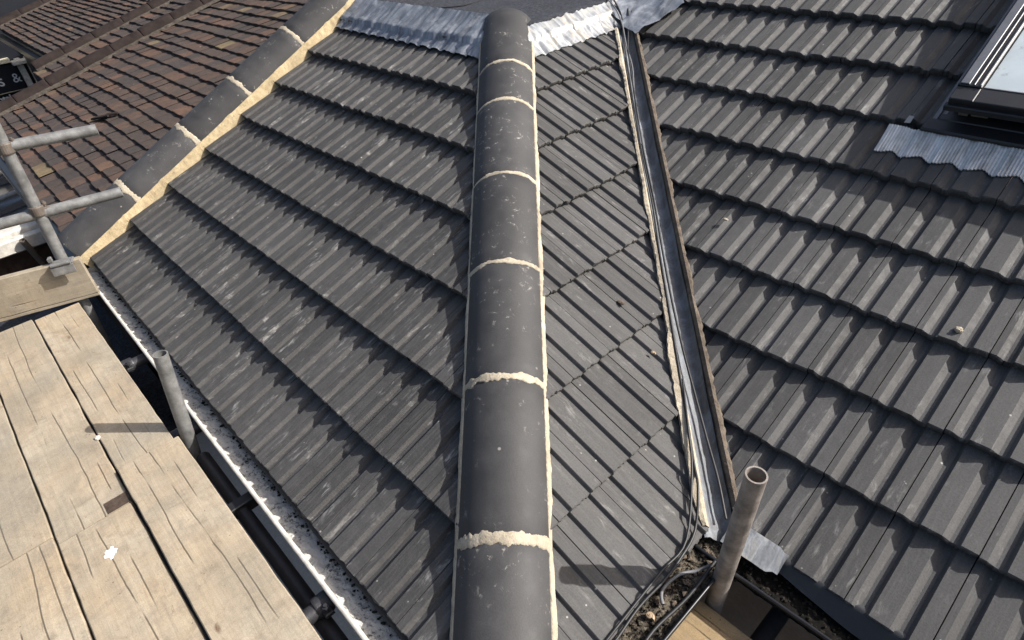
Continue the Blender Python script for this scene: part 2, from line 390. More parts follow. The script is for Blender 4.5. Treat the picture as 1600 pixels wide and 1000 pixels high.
def prof(a, d=.014, sharp=False):
    a = a % 1.0
    if sharp: pts = [(0, 0), (.115, 0), (.160, -1), (.265, -1), (.300, 0), (.600, 0), (.645, -1), (.75, -1), (.785, 0), (1, 0)]
    else: pts = [(0, 0), (.085, 0), (.182, -1), (.265, -1), (.305, 0), (.57, 0), (.667, -1), (.75, -1), (.79, 0), (1, 0)]
    for (x0, y0), (x1, y1) in zip(pts, pts[1:]):
        if a <= x1: return d * (y0 + (y1 - y0) * (a - x0) / (x1 - x0))
    return 0
PB_ = [.0, .055, .105, .115, .135, .160, .17, .22, .26, .27, .285, .30, .31, .36, .42, .50, .59, .60, .62, .645, .655, .70, .745, .755, .77, .785, .795, .86, .93, 1.0]
PA = [.0, .045, .085, .095, .17, .182, .22, .26, .275, .295, .31, .36, .42, .49, .53, .57, .58, .655, .667, .705, .745, .76, .78, .795, .86, .93, 1.0]

def slope_tiles(PL, u0, u1, courses, W, joint, T=.030, d=.014, seed=1, jit=1.0, sharp=False):
    PA = PB_ if sharp else globals()['PA']
    rd = random.Random(seed); mb = MB()
    for k, (v0, v1) in enumerate(courses):
        G = v1 - v0; i0 = math.floor((u0 - joint) / W) - 1; i1 = math.ceil((u1 - joint) / W) + 1
        for i in range(i0, i1):
            ua = joint + i * W
            if ua + W < u0 or ua > u1: continue
            r = rd.random(); dh = rd.uniform(-.0018, .0018) * jit; dv = rd.uniform(-.003, .003) * jit; tw = rd.uniform(-.003, .003) * jit; sk = rd.uniform(-.003, .003) * jit
            rows = []; uvr = []
            gap = .0016
            chips = [rd.gauss(0, .0017) * jit + (.006 if rd.random() < .012 else 0) for _ in PA]
            for q in range(6):
                row = []; uvw = []
                for a, ch in zip(PA, chips):
                    u = ua + gap + a * (W - 2 * gap); p = prof(a, d, sharp)
                    e = (a - .5) * tw
                    if q == 0: v, h = .006, -T - .003 + p * .9
                    elif q == 1: v, h = .0 + ch, -T * .5 + p
                    elif q == 2: v, h = .0008 + ch, -.0035 + p + ch * .5
                    elif q == 3: v, h = .0045, p
                    elif q == 4: v, h = G * .5, p - T * .5
                    else: v, h = G + .035, p - T * (1 + .035 / G)
                    vv = v0 + v + dv + (a - .5) * sk
                    row.append(PL(u, vv, h + dh + e)); uvw.append((u + k * 3.7, vv if q > 1 else vv - .02))
                rows.append(row); uvr.append(uvw)
            mb.grid(rows[:3], uvr[:3], r, False); mb.grid(rows[2:], uvr[2:], r, False)
            for side in (0, -1):          # edge faces at the joints
                a_ = [rows[q][side] for q in (2, 3, 4, 5)]; b_ = [p - PL.N * .016 for p in a_]
                uvs = [uvr[q][side] for q in (2, 3, 4, 5)]
                mb.grid([a_, b_] if side == 0 else [b_, a_], [uvs, uvs], r, False)
    return mb
# ================================================================== GROUND
g = MB(); g.add([(-400, -400, -5.4), (400, -400, -5.4), (400, 400, -5.4), (-400, 400, -5.4)], [(0, 1, 2, 3)])
go = g.build('ground', M['asphalt']); go['kind'] = 'structure'

# ================================================================== THE HOUSE WITH THE GREY ROOF
house = thing('house', (-1.2, 1.6, -5.4), 'house under the new dark grey concrete tile roof with cream mortar, filling the picture', 'house')
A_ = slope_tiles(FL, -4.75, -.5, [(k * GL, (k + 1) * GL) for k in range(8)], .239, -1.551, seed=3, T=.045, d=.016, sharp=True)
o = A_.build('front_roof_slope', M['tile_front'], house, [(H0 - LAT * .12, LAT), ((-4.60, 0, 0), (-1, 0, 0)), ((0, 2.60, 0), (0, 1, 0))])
o['label'] = 'scuffed dark grey slope between the verge and the hip'
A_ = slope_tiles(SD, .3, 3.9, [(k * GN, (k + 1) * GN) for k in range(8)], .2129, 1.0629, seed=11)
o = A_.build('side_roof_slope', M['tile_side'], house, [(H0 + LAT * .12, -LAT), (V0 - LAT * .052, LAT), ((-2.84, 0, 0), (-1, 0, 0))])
o['label'] = 'narrow sunlit slope between the hip and the lead valley'
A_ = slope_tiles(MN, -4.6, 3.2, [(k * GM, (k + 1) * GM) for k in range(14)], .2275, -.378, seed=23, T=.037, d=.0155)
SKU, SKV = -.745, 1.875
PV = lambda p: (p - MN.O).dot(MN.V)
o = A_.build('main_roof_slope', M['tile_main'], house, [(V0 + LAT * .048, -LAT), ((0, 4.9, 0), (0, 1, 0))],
             ([((SKU, 0, 0), (1, 0, 0)), (MN(0, SKV), MN.V), (MN(0, 3.45), MN.V), ((.62, 0, 0), (1, 0, 0))], lambda p: SKU < p.x < .62 and SKV < PV(p) < 3.45))
o['label'] = 'wide grey slope right of the lead valley'
# unseen black sheets added below the tiles to block light
u = MB()
for PL, pts in ((FL, [(-4.62, .0), (-.6, .0), (-3.2, 2.5), (-4.62, 2.5)]),):
    pass
def sheet(mb, pts, th=.02):
    P = [Vector(p) for p in pts]; n = (P[1] - P[0]).cross(P[2] - P[0]).normalized()
    Q = [p - n * th for p in P]; k = len(P)
    mb.add(P + Q, [tuple(range(k)), tuple(range(2 * k - 1, k - 1, -1))] + [(i, i + k, (i + 1) % k + k, (i + 1) % k) for i in range(k)])
def hipat(z): tt = (z - H0.z) / HD.z; return H0 + HD * tt
def valat(z): tt = (z - V0.z) / HD.z; return V0 + HD * tt
D_ = Vector((0, 0, -.098))
zt = -.80; a0, a1 = hipat(zE + .01), hipat(zt); b0, b1 = valat(zE + .01), valat(zt)
yt = yL + (zt - zE) / t
sheet(u, [Vector((-4.9, yL + .02, zE + .01)) + D_, a0 + D_, a1 + D_, Vector((-4.9, yt, zt)) + D_])
sheet(u, [a0 + D_, b0 + D_, b1 + D_, a1 + D_])
zt2 = -.30; b2 = valat(zt2); ym = yM + (zt2 - zM) / t
sheet(u, [b0 + D_, Vector((-.80, b0.y, b0.z)) + D_, Vector((-.80, ym, zt2)) + D_, b2 + D_])
sheet(u, [Vector((-.80, b0.y, b0.z)) + D_, Vector((3.2, b0.y, b0.z)) + D_, Vector((3.2, 2.95, zM + (2.95 - yM) * t)) + D_, Vector((-.80, 2.95, zM + (2.95 - yM) * t)) + D_])
sheet(u, [Vector((.66, 2.95, zM + (2.95 - yM) * t)) + D_, Vector((3.2, 2.95, zM + (2.95 - yM) * t)) + D_, Vector((3.2, ym, zt2)) + D_, Vector((.66, ym, zt2)) + D_])
u.build('light_block_felt', M['underlay'], house)
# walls
wl = MB()
wl.box((-2.78, 2.0, -3.7), (4.1, 3.2, 3.4)); wl.box((1.1, 4.05, -3.7), (9.0, 5.3, 3.4))
wl.build('wall', M['render'], house)
fs = MB(); fs.box((-2.7, .385, -2.02), (4.3, .02, .2)); fs.box((-.66, .85, -2.02), (.02, .9, .2))
fs.build('fascia', M['white_plastic'], house)
fs = MB(); fs.box((1.3, 1.385, -2.03), (3.9, .02, .2)); fs.build('fascia', M['black_plastic'], house)
# flat roof on top
fr = MB()
def edgept(q): return q
zf = -.792
out = [(-4.75, 2.665), (-2.93, 2.665), (-2.845, 2.75), (-2.845, 3.66), (-2.3, 4.35), (-2.3, 6.5), (-4.75, 6.5)]
# subdivided felt surface with a rolled drip edge
n_ = 90
fv = [Vector((x, y, zf)) for x, y in out]
cen = Vector((-3.7, 4.4, zf))
per = []
for i in range(len(fv)):
    a, b = fv[i], fv[(i + 1) % len(fv)]; m_ = max(2, int((b - a).length / .035))
    for k in range(m_):
        p = a.lerp(b, k / m_); p = p + Vector((nz(p, 9) * .006, nz(p + Vector((5, 5, 5)), 9) * .006, nz(p, 3) * .004)); per.append(p)
rings = []
for f_, dz in ((1.0, -.035), (1.0, -.004), (.996, .002), (.9, 0), (.6, 0), (.3, 0), (.02, 0)):
    rings.append([cen + (p - cen) * f_ + Vector((0, 0, dz + (nz(p * f_, 1.6) * .008 if f_ < .95 else 0))) for p in per])
fr.grid(rings, close=True)
o = fr.build('flat_roof', M['felt'], house); o['label'] = 'flat roof top of charcoal mineral felt'
seam = MB()
seam.path([Vector((-4.0, 2.70, zf + .004)), Vector((-3.85, 2.80, zf + .004)), Vector((-3.7, 2.95, zf + .004)), Vector((-3.75, 3.2, zf + .004)), Vector((-3.9, 3.6, zf + .004))], .004, 6)
seam.build('felt_seam', M['underlay'], house)

# hip capping ------------------------------------------------------------
RH, AH = .172, math.radians(63)
def capring(center, L_, N_, R, a, n=22, wob=0.0, key=0):
    cc_ = center - N_ * R
    return [cc_ + (L_ * math.sin(-a + 2 * a * i / n) + N_ * math.cos(-a + 2 * a * i / n)) * (R + (wob * nz((i * .9, key, 3.1)) if wob else 0)) for i in range(n + 1)]
def ridge_cap(origin, D, L_, N_, s0, s1, R, a, crown, th=.016):
    mb = MB(); rows = []; uvr = []
    st = [0, .004] + [(s1 - s0) * k / 8 for k in range(1, 8)] + [s1 - s0 - .004, s1 - s0]
    for q, x in enumerate(st):
        e = .003 if q in (0, len(st) - 1) else 0
        rg = capring(origin + D * (s0 + x) + N_ * (crown - e), L_, N_, R - e * .3, a); rows.append(rg); uvr.append([(i * .018, s0 + x) for i in range(len(rg))])
    mb.grid(rows, uvr, .5, True, flip=True)
    for q, fl in ((0, 0), (-1, 1)):
        inn = capring(origin + D * (s0 + st[q]) + N_ * (crown - .003 - th), L_, N_, R - th, a)
        mb.grid([rows[q], inn], None, .5, False, flip=bool(fl))
    return mb
hip = MB()   # bedding mortar along both sides of the hip
CR = .038
joints = [-1.09, -.503, .069, .612, 1.143, 1.695, 2.033, 2.57]
def bed(origin, D, L_, N_, sgn, lat0, lat1, n0, n1, s0, s1, amp=.006, step=.012, key=0.0, PLn=None):
    rows = []; k = int((s1 - s0) / step)
    for i in range(k + 1):
        x = s0 + step * i; w1 = amp * (1.4 * nz((x * 2.7, key, 7)) - .3 + nz((x * 9, key, 0)) + .6 * nz((x * 34, key, 4)) + .4 * nz((x * 90, key, 4)))
        rr = []
        for j in range(5):
            f_ = j / 4; la = lat0 + (lat1 + w1 - lat0) * f_; nn_ = n0 + (n1 - n0) * f_ + .006 * math.sin(math.pi * f_) + .002 * nz((x * 60, j, key))
            rr.append(origin + D * x + L_ * (sgn * la) + N_ * nn_)
        rows.append(rr)
    mbx = MB(); mbx.grid(rows, None, .5, False, flip=(sgn > 0)); return mbx
hipcap = MB(); 
hc = bed(H0, HD, LAT, HN, -1, .144, .160, -.044, -.060, -1.08, 2.48, .003)
hcap = hc.build('bedding_mortar', M['mortar'], house); hcap['label'] = 'thin cream mortar line along the shaded left side of the hip'
hcR = bed(H0, HD, LAT, HN, 1, .144, .162, -.044, -.060, -1.08, 2.48, .004, key=7)
o = hcR.build('bedding_mortar', M['mortar'], house); o['label'] = 'ragged cream mortar line along the sunlit right side of the hip'
for k in range(len(joints) - 1):
    g_ = .004
    mb = ridge_cap(H0 + LAT * random.uniform(-.003, .003), HD, LAT, HN, joints[k] + g_, joints[k + 1] - g_, RH, AH, CR + random.uniform(-.002, .002))
    mb.build('ridge_tile', M['ridge'], house)
jr = random.Random(5)
def joint_mortar(origin, D, L_, N_, x, R, a, crown, wd, key):
    mb = MB(); rows = []
    for j, f_ in enumerate((-.5, -.42, -.2, .1, .35, .5)):
        row = []
        n = 60; cc_ = origin + N_ * (crown - R)
        for i in range(n + 1):
            an = -a + 2 * a * i / n
            jag = .30 * nz((i * .16, key, f_ * 2)) + .20 * nz((i * .5, key, f_ * 5)) + .07 * nz((i * 1.3, key, f_ * 5))
            r_ = R + (.0012 if abs(f_) < .45 else -.003) + .0008 * nz((i * .5, j, key))
            row.append(cc_ + D * (x + wd * (f_ + jag * (1 if abs(f_) > .3 else .2))) + (L_ * math.sin(an) + N_ * math.cos(an)) * r_)
        rows.append(row)
    mb.grid(rows, None, .5, True, flip=True); return mb
for k, x in enumerate(joints[1:-1]):
    mb = joint_mortar(H0, HD, LAT, HN, x, RH, AH - .01, CR, (.042, .034, .026, .024, .026, .024)[k], k * 3.3 + 1)
    mb.build('joint_mortar', M['mortar'], house)

# verge capping up the party line --------------------------------------------
VD = Vector((0, c, s)); VL = Vector((1, 0, 0)); VN = Vector((0, -s, c))
VO = Vector((-4.765, yL, zE))
vb = lambda y: (y - yL) / c
RV, AV, CV = .162, math.radians(76), .162
vj = [-.04, .487, 1.038, 1.535, 2.076, 2.575, 3.10]
for k in range(len(vj) - 1):
    mb = ridge_cap(VO, VD, VL, VN, vj[k] + .004, vj[k + 1] - .004, RV, AV, CV)
    mb.build('ridge_tile', M['ridge'], house)
for k, x in enumerate(vj[1:-1]):
    mb = joint_mortar(VO, VD, VL, VN, x, RV, AV - .01, CV, (.045, .04, .038, .036, .034)[k], 40 + k * 2.1)
    mb.build('joint_mortar', M['mortar'], house)
rows = []; x = vj[0] - .005
while x < vj[-1]:
    kf = (x % GL) / GL                       # wedge: thin at the tile noses, thick below them
    hb = -.030 * kf - .012 if kf < .96 else -.030
    amp = nz((x * 8, 3, 1)) * .016 + nz((x * 30, 3, 1)) * .008
    up = amp * .7
    pr = [(-4.650, .062), (-4.622 + up * .2, .050 + up * .4), (-4.606 + up * .3, .037 + up * .3), (-4.594 + .003 * nz((x * 40, 1, 1)), .022 + .004 * nz((x * 40, 7, 1))), (-4.586 + .003 * nz((x * 25, 9, 1)), .008 + hb * .8), (-4.580, -.05)]
    rows.append([FL(px, x, h_) for px, h_ in pr]); x += .011
mv = MB(); mv.grid(rows, None, .5, False, flip=True)
o = mv.build('verge_mortar', M['mortar_y'], house); o['label'] = 'broad yellow mortar fillet along the verge tiles'
bl = MB(); sheet(bl, [Vector((-4.915, .27, zE + .03)), Vector((-4.615, .27, zE + .03)), Vector((-4.615, 3.1, zE + .03 + 2.83 * t)), Vector((-4.915, 3.1, zE + .03 + 2.83 * t))], .3)
bl.build('party_wall', M['brick'], house)

# lead flashings --------------------------------------------------------------
def flashing(PL, u0, u1, vlow, vhigh, W, joint, key, nu=170, nv=14, amp=.006, T=.03, G=.345, lift=.006, jag=.010):
    mb = MB(); top = []; uvr = []
    for j in range(nv + 1):
        f_ = j / nv; row = []; uw = []
        for i in range(nu + 1):
            u_ = u0 + (u1 - u0) * i / nu
            lo = vlow(u_) + jag * nz((u_ * 14, key, 0)) + .006 * nz((u_ * 50, key, 2)); v_ = lo + (vhigh(u_) - lo) * f_
            a = (u_ - joint) / W
            p = prof(a, .014) * .8 * max(0, 1 - f_ * .7) 
            kf = (v_ % G) / G
            h_ = -T * kf * (1 - f_) + p + lift + .004 + amp * nz((u_ * 22, v_ * 9, key)) + amp * .6 * nz((u_ * 60, v_ * 22, key)) + .016 * f_
            row.append(PL(u_, v_, h_)); uw.append((u_, v_))
        top.append(row); uvr.append(uw)
    mb.grid(top, uvr, .5, True)
    low = [p - PL.N * .004 for p in top[0]]; mb.grid([low, top[0]], [uvr[0], uvr[0]], .5, False)
    return mb
hv = lambda y: (y - yL) / c
f1 = flashing(FL, -4.60, -2.75, lambda u_: hv(2.43) - .02 * (u_ + 4.6), lambda u_: hv(2.68), .239, -1.551, 2, jag=.004, amp=.005)
o = f1.build('lead_flashing', M['lead'], house, [(H0 - LAT * .10, LAT)]); o['label'] = 'blue grey lead flashing over the front slope'
xv = lambda x: (xN - x) / c
f2 = flashing(SD, 2.45, 3.72, lambda u_: xv(-2.665) - .01 * (u_ - 3), lambda u_: xv(-2.86), .2129, 1.0629, 9, amp=.008, jag=.009)
o = f2.build('lead_flashing', M['lead_pale'], house, [(H0 + LAT * .10, -LAT)]); o['label'] = 'bright crumpled lead flashing with buff stains'
# crumpled lead where flat roof, valley and main slope meet
mb = MB(); rows = []; uvr = []
PTS = [Vector((-2.80, 3.42, -.86)), Vector((-2.50, 3.30, -.955)), Vector((-2.38, 3.62, -.83)), Vector((-2.88, 4.05, -.66))]
for j in range(17):
    r_ = []; q_ = []
    for i in range(17):
        a, b = i / 16, j / 16
        p = PTS[0].lerp(PTS[1], a).lerp(PTS[3].lerp(PTS[2], a), b)
        p = p + Vector((0, 0, 1)) * (.012 + .022 * nz((a * 3.3, b * 3, 5)) + .012 * nz((a * 9, b * 9, 5)) + .03 * abs(a - .35)) + LAT * .02 * nz((a * 4, b * 4, 9))
        r_.append(p); q_.append((p.x, p.y))
    rows.append(r_); uvr.append(q_)
mb.grid(rows, uvr, .5, True)
o = mb.build('lead_flashing', M['lead'], house); o['label'] = 'dark crumpled lead at the head of the valley'
# valley ------------------------------------------------------------------------
def vz(q): return (abs(q) * t / math.sqrt(2))
VH = LAT.cross(HD); VH = VH if VH.z > 0 else -VH
rows = []; uvr = []; x = -.16; smin = -0.30
zb = (zE - V0.z) / HD.z
x = zb - .10
while x < 3.0:
    pr = [(-.070, -.004), (-.050, .002 + .003 * nz((x * 9, 1, 0))), (-.036, -.010), (-.014, -.020), (.010, -.022), (.024, -.016 + .004 * nz((x * 12, 3, 0))), (.030, .000), (.034, .012)]
    rows.append([V0 + HD * x + LAT * (q + .004 * nz((x * 5, q * 20, 2))) + Vector((0, 0, h_ + vz(q) * .6 + .004 * nz((x * 20, q * 40, 1)))) for q, h_ in pr]); uvr.append([(q, x) for q, h_ in pr]); x += .03
mb = MB(); mb.grid(rows, uvr, .5, True, flip=True)
valley = mb.build('valley_lining', M['lead_dark'], house); valley['label'] = 'lead lined valley between the side slope and main slope'
rows = []; x = zb - .01
while x < 2.85:
    wv = .005 * nz((x * 7, 8, 0)) + .004 * nz((x * 40, 8, 0))
    pr = [(.036 + wv * .4, -.004), (.041 + wv * .3, .014), (.052, .021 + .003 * nz((x * 50, 0, 0))), (.063 + wv, .016), (.071 + wv * 2, -.004)]
    rows.append([V0 + HD * x + LAT * q + Vector((0, 0, h_ + vz(q) * .8)) for q, h_ in pr]); x += .012
mb = MB(); mb.grid(rows, None, .5, False, flip=True)
M['brown_fillet'] = mortar_mat('brown_old_mortar', (.19, .155, .12), (.085, .066, .052))
o = mb.build('valley_fillet', M['brown_fillet'], house); o['label'] = 'old brown mortar fillet on the right edge of the valley'
rows = []; x = zb - .07
while x < 2.62:
    wd = .010 + .012 * max(0, nz((x * 6, 20, 0)) + .3) + .005 * nz((x * 40, 8, 0)) + (.016 * min(1, max(0, (x - zb + .07) / .12)) * max(0, min(1, (.35 - x) / .2)))
    pr = [(-.060 - wd, -.02), (-.058 - wd, .004), (-.054 - wd * .4, .011 + .003 * nz((x * 60, 0, 3))), (-.049, .002), (-.047, -.03)]
    rows.append([V0 + HD * x + LAT * q + Vector((0, 0, h_ + vz(q) * .95)) for q, h_ in pr]); x += .010
mb = MB(); mb.grid(rows, None, .5, False, flip=True)
o = mb.build('valley_fillet', M['mortar'], house); o['label'] = 'broken cream mortar fillet on the left edge of the valley'

# gutters -----------------------------------------------------------------------------
def gutter(a, b, outw, wa, wb, mat, depth=.062, lip=.012, seed=0, zo=0):
    """a, b: points on the back edge; outw: outward unit vector; wa, wb: width at the two ends"""
    mb = MB(); a, b, outw = Vector(a), Vector(b), Vector(outw); n = max(4, int((b - a).length / .06)); rows = []
    for i in range(n + 1):
        f_ = i / n; p = a.lerp(b, f_); W_ = wa + (wb - wa) * f_; r_ = []
        wob = .0015 * nz((i * .5, seed, 0))
        for k in range(9):                       # inside of the trough
            an = math.pi * k / 8; r_.append(p + outw * (W_ * (1 - math.cos(an)) / 2) + Vector((0, 0, -depth * math.sin(an) ** .8 if 0 < k < 8 else 0)))
        r_[8] += Vector((0, 0, wob))
        r_.append(r_[8] + Vector((0, 0, .004))); r_.append(r_[8] + outw * lip + Vector((0, 0, .004))); r_.append(r_[8] + outw * (lip + .002) + Vector((0, 0, -.006))); r_.append(r_[8] + outw * .004 + Vector((0, 0, -.010)))
        for k in range(8, -1, -1):
            an = math.pi * k / 8; r_.append(p + outw * (W_ * (1 - math.cos(an)) / 2 + .002) + Vector((0, 0, -depth * math.sin(an) ** .8 - .004)))
        rows.append(r_)
    d = (b - a).cross(outw).z
    mb.grid(rows, None, .5, True, flip=(d > 0))
    for r_ in (rows[0], rows[-1]): mb.add([p for p in r_[:9]], [tuple(range(9))])
    return mb
gm = gutter((-4.60, .345, -1.938), (-.47, .345, -1.938), (0, -1, 0), .112, .122, M['white_plastic'], lip=.015, seed=3)
es = MB(); rr = []
for i in range(120):
    x = -4.58 + i * .033; w_ = .004 * nz((x * 5, 0, 0))
    rr.append([Vector((x, .325, zE - .030)), Vector((x, .302, zE - .042)), Vector((x, .298 + w_, zE - .050)), Vector((x, .296 + w_, zE - .062 + w_))])
es.grid(rr, None, .5, True); es.build('eaves_strip', M['underlay'], house)
gl = gm.build('gutter', M['white_plastic'], house); gl['label'] = 'white gutter full of pale dirt along the front eave'
gm = gutter((-.625, .20, -1.915), (-.625, 1.30, -1.915), (1, 0, 0), .150, .150, M['black_plastic'], lip=.008)
gn = gm.build('gutter', M['black_plastic'], house); gn['label'] = 'short black gutter with leaves below the side slope'
gm = gutter((-.62, 1.345, -1.92), (3.1, 1.345, -1.92), (0, -1, 0), .155, .155, M['black_plastic'], lip=.008)
gq = gm.build('gutter', M['black_plastic'], house); gq['label'] = 'long black gutter of dark soil below the main slope'
def clumps(seed, n, pt, r0, r1, flat=.7):
    rd = random.Random(seed); mb = MB()
    for i in range(n):
        p, ok = pt(rd)
        r = rd.uniform(r0, r1) * (1 if rd.random() < .9 else 1.7); vs = []
        for q in ((1, 0, 0), (-1, 0, 0), (0, 1, 0), (0, -1, 0), (0, 0, 1), (0, 0, -1), (.6, .6, .4), (-.6, -.5, .5)):
            vs.append(p + Vector(q) * r * rd.uniform(.6, 1.3) * (1 if q[2] == 0 else flat))
        mb.add(vs, [(0, 6, 4), (6, 2, 4), (2, 1, 4), (1, 7, 4), (7, 3, 4), (3, 0, 4), (0, 2, 6), (1, 3, 7), (2, 0, 5), (1, 2, 5), (3, 1, 5), (0, 3, 5)], None, rd.random(), False)
    return mb
def bedsurf(mb, f, n, m_):
    rows = [[f(i / n, j / m_) for j in range(m_ + 1)] for i in range(n + 1)]; mb.grid(rows, None, .5, True)
# pale dirt in the front gutter: heaped against the outer wall, black by the tiles
def fg(a, b):
    x = -4.57 + 3.97 * a; W_ = .112 + .010 * (x + 4.60) / 4.13; y = .345 - .004 - (W_ - .006) * b
    edge = .7 + .25 * nz((x * 5, 0, 0)) + .15 * nz((x * 19, 0, 0))
    z = -1.982 + .030 * max(0, b - edge * .3) ** .6 + .007 * nz((x * 30, b * 5, 1)) + .005 * nz((x * 80, b * 14, 2)) + (.05 * max(0, b - .80) * (.4 + 1.2 * nz((x * 5, 3, 3)) + .8 * nz((x * 31, 3, 8))))
    return Vector((x, y, min(z, -1.936)))
mb = MB(); bedsurf(mb, fg, 420, 14)
k = NT('gutter_silt'); uvc = k.coord('Object')
n1 = k.noise(uvc, 70, 5, .75, .6); n2 = k.noise(uvc, 14, 4, .6)
cc = k.mix(k.ramp(k.math('ADD', n1, k.math('MULTIPLY', n2, .5)), [(.56, 0), (.74, 1)]), (.04, .038, .035), (.60, .58, .54))
M['silt'] = k.fin(cc, .95, k.bump(n1, 1.0, .008), 0, .1)
o = mb.build('gutter_dirt', M['silt'], gl); o['kind'] = 'stuff'
mb = clumps(4, 800, lambda rd: ((lambda a, b: fg(a, b) + Vector((0, 0, .002)))(rd.random(), rd.uniform(.03, .5)), 1), .003, .008)
o = mb.build('moss_clumps', M['soil'], gl); o['kind'] = 'stuff'
def fn(a, b):
    y = .24 + 1.02 * a; x = -.621 + .138 * b
    return Vector((x, y, -1.955 + .010 * nz((y * 9, b * 3, 4)) + .008 * nz((y * 40, b * 9, 4)) + .02 * a))
mb = MB(); bedsurf(mb, fn, 160, 14)
k = NT('gutter_humus'); uvc = k.coord('Object'); n1 = k.noise(uvc, 95, 5, .8, .5); n2 = k.noise(uvc, 13, 4, .6)
cc = k.mix(k.ramp(k.math('ADD', n1, k.math('MULTIPLY', n2, .55)), [(.70, 0), (.92, 1)]), (.016, .014, .012), (.20, .17, .13))
M['humus'] = k.fin(cc, .95, k.bump(n1, 1.0, .008), 0, .1)
o = mb.build('gutter_dirt', M['humus'], gn); o['kind'] = 'stuff'
mb = clumps(8, 700, lambda rd: (fn(rd.random(), rd.random()) + Vector((0, 0, .003)), 1), .002, .008)
o = mb.build('leaf_litter', M['humus'], gn); o['kind'] = 'stuff'
mb = clumps(9, 34, lambda rd: (fn(rd.uniform(.68, .95), rd.random()) + Vector((0, 0, .008)), 1), .006, .014, .3)
o = mb.build('dry_leaves', M['leaf'], gn); o['kind'] = 'stuff'
def fq(a, b):
    x = -.45 + 3.2 * a; y = 1.34 - .145 * b
    return Vector((x, y, -1.965 + .010 * nz((x * 9, b * 3, 4)) + .008 * nz((x * 40, b * 9, 4))))
mb = MB(); bedsurf(mb, fq, 380, 12)
M['dark_humus'] = simple('black_gutter_soil', (.012, .011, .010), .95, 0, .6, 60, .8, .1)
o = mb.build('gutter_dirt', M['dark_humus'], gq); o['kind'] = 'stuff'
mb = clumps(12, 900, lambda rd: (fq(rd.random() ** 1.6, rd.random()) + Vector((0, 0, .003)), 1), .002, .008)
o = mb.build('soil_clumps', M['soil'], gq); o['kind'] = 'stuff'
# eaves strip hanging into the main gutter and the lead tongue at the valley foot
rows = []
for i in range(80):
    x = -.37 + i * .045; w_ = .012 + .030 * min(1, max(0, (x + .37) / .25)) + .006 * nz((x * 4, 0, 0))
    rows.append([Vector((x, 1.335, -1.893)), Vector((x, 1.318, -1.890)), Vector((x, 1.306, -1.896 - w_ * .3)), Vector((x, 1.302 - w_ * .25, -1.90 - w_ * .7)), Vector((x, 1.302 - w_ * .9, -1.902 - w_ * 1.2))])
mb = MB(); mb.grid(rows, None, .5, True)
M['navy'] = simple('eaves_felt', (.024, .025, .028), .5, 0, .15, 4, .1)
mb.build('eaves_strip', M['navy'], house)
mb = MB(); rows = []
for i in range(13):
    x = -.53 + .195 * i / 12; e = (.5 if i > 10 else 0)
    rows.append([Vector((x, 1.335 - .02 * e, -1.868)), Vector((x, 1.30, -1.880 + .003 * nz((x * 30, 0, 0)))), Vector((x, 1.275 + .012 * e, -1.894)), Vector((x, 1.248 + .03 * e, -1.905 - .002 * nz((x * 40, 0, 0))))])
mb.grid(rows, None, .5, True)
o = mb.build('lead_tongue', M['lead_pale'], house); o['label'] = 'pale lead tongue at the foot of the valley'

# roof window -----------------------------------------------------------------------------
def pbox(mb, PL, u0, u1, v0, v1, h0, h1, bev=.003):
    R = Matrix((PL.U, PL.V, PL.N)).transposed()
    mb.box(PL((u0 + u1) / 2, (v0 + v1) / 2, (h0 + h1) / 2), (u1 - u0, v1 - v0, h1 - h0), R, bev)
mb = MB(); pbox(mb, MN, -.69, -.605, 1.995, 3.36, .10, .168); pbox(mb, MN, -.605, .56, 1.92, 2.005, .112, .160); pbox(mb, MN, -.69, -.605, 1.92, 1.994, .112, .162)
pbox(mb, MN, .475, .56, 2.006, 3.36, .10, .17); pbox(mb, MN, -.604, .474, 3.28, 3.36, .10, .17)
pbox(mb, MN, -.70, .57, 1.905, 1.93, .105, .135, .004)
win = mb.build('roof_window', M['black'], house); win['label'] = 'open roof window with a black frame'
mb = MB(); pbox(mb, MN, -.604, .474, 2.006, 3.279, .120, .150); mb.build('pane', M['skylight_glass'], win)
mb = MB(); pbox(mb, MN, -.614, -.608, 2.0, 3.30, .168, .173, .001); pbox(mb, MN, -.636, -.631, 2.0, 3.30, .168, .172, .001); pbox(mb, MN, -.600, .47, 1.999, 2.004, .160, .163, .001)
mb.build('trim', M['silver'], win)
mb = MB(); pbox(mb, MN, -.683, -.650, 2.0, 3.35, .168, .174, .002); mb.build('side_cover', M['grey_metal'], win)
mb = MB(); pbox(mb, MN, -.745, -.700, 1.90, 3.45, -.02, .022); pbox(mb, MN, -.735, -.722, 1.92, 3.45, .022, .034, .002); mb.build('side_flashing', M['grey_metal'], win)
mb = MB(); pbox(mb, MN, -.695, .60, 2.03, 2.07, -.05, .07); pbox(mb, MN, -.695, -.65, 2.07, 3.45, -.05, .08); pbox(mb, MN, .55, .60, 2.07, 3.45, -.05, .08)
pbox(mb, MN, -.72, .62, 1.925, 1.965, .0, .040, .006); pbox(mb, MN, -.76, .64, 1.865, 1.935, .012, .036, .006); pbox(mb, MN, -.73, .62, 1.966, 2.029, -.02, .020, .003)
mb.build('window_kerb', M['black'], win)
mb = MB(); pbox(mb, MN, -.665, -.63, 1.985, 2.028, .021, .075, .001); pbox(mb, MN, -.62, -.56, 1.99, 2.028, .021, .070, .001); pbox(mb, MN, -.43, .5, 1.99, 2.028, .021, .066, .001)
mb.build('timber_lining', M['wood'], win)
mb = MB(); pbox(mb, MN, -.69, .6, 2.08, 3.44, -.07, -.05); mb.build('blackout_lining', M['underlay'], win)
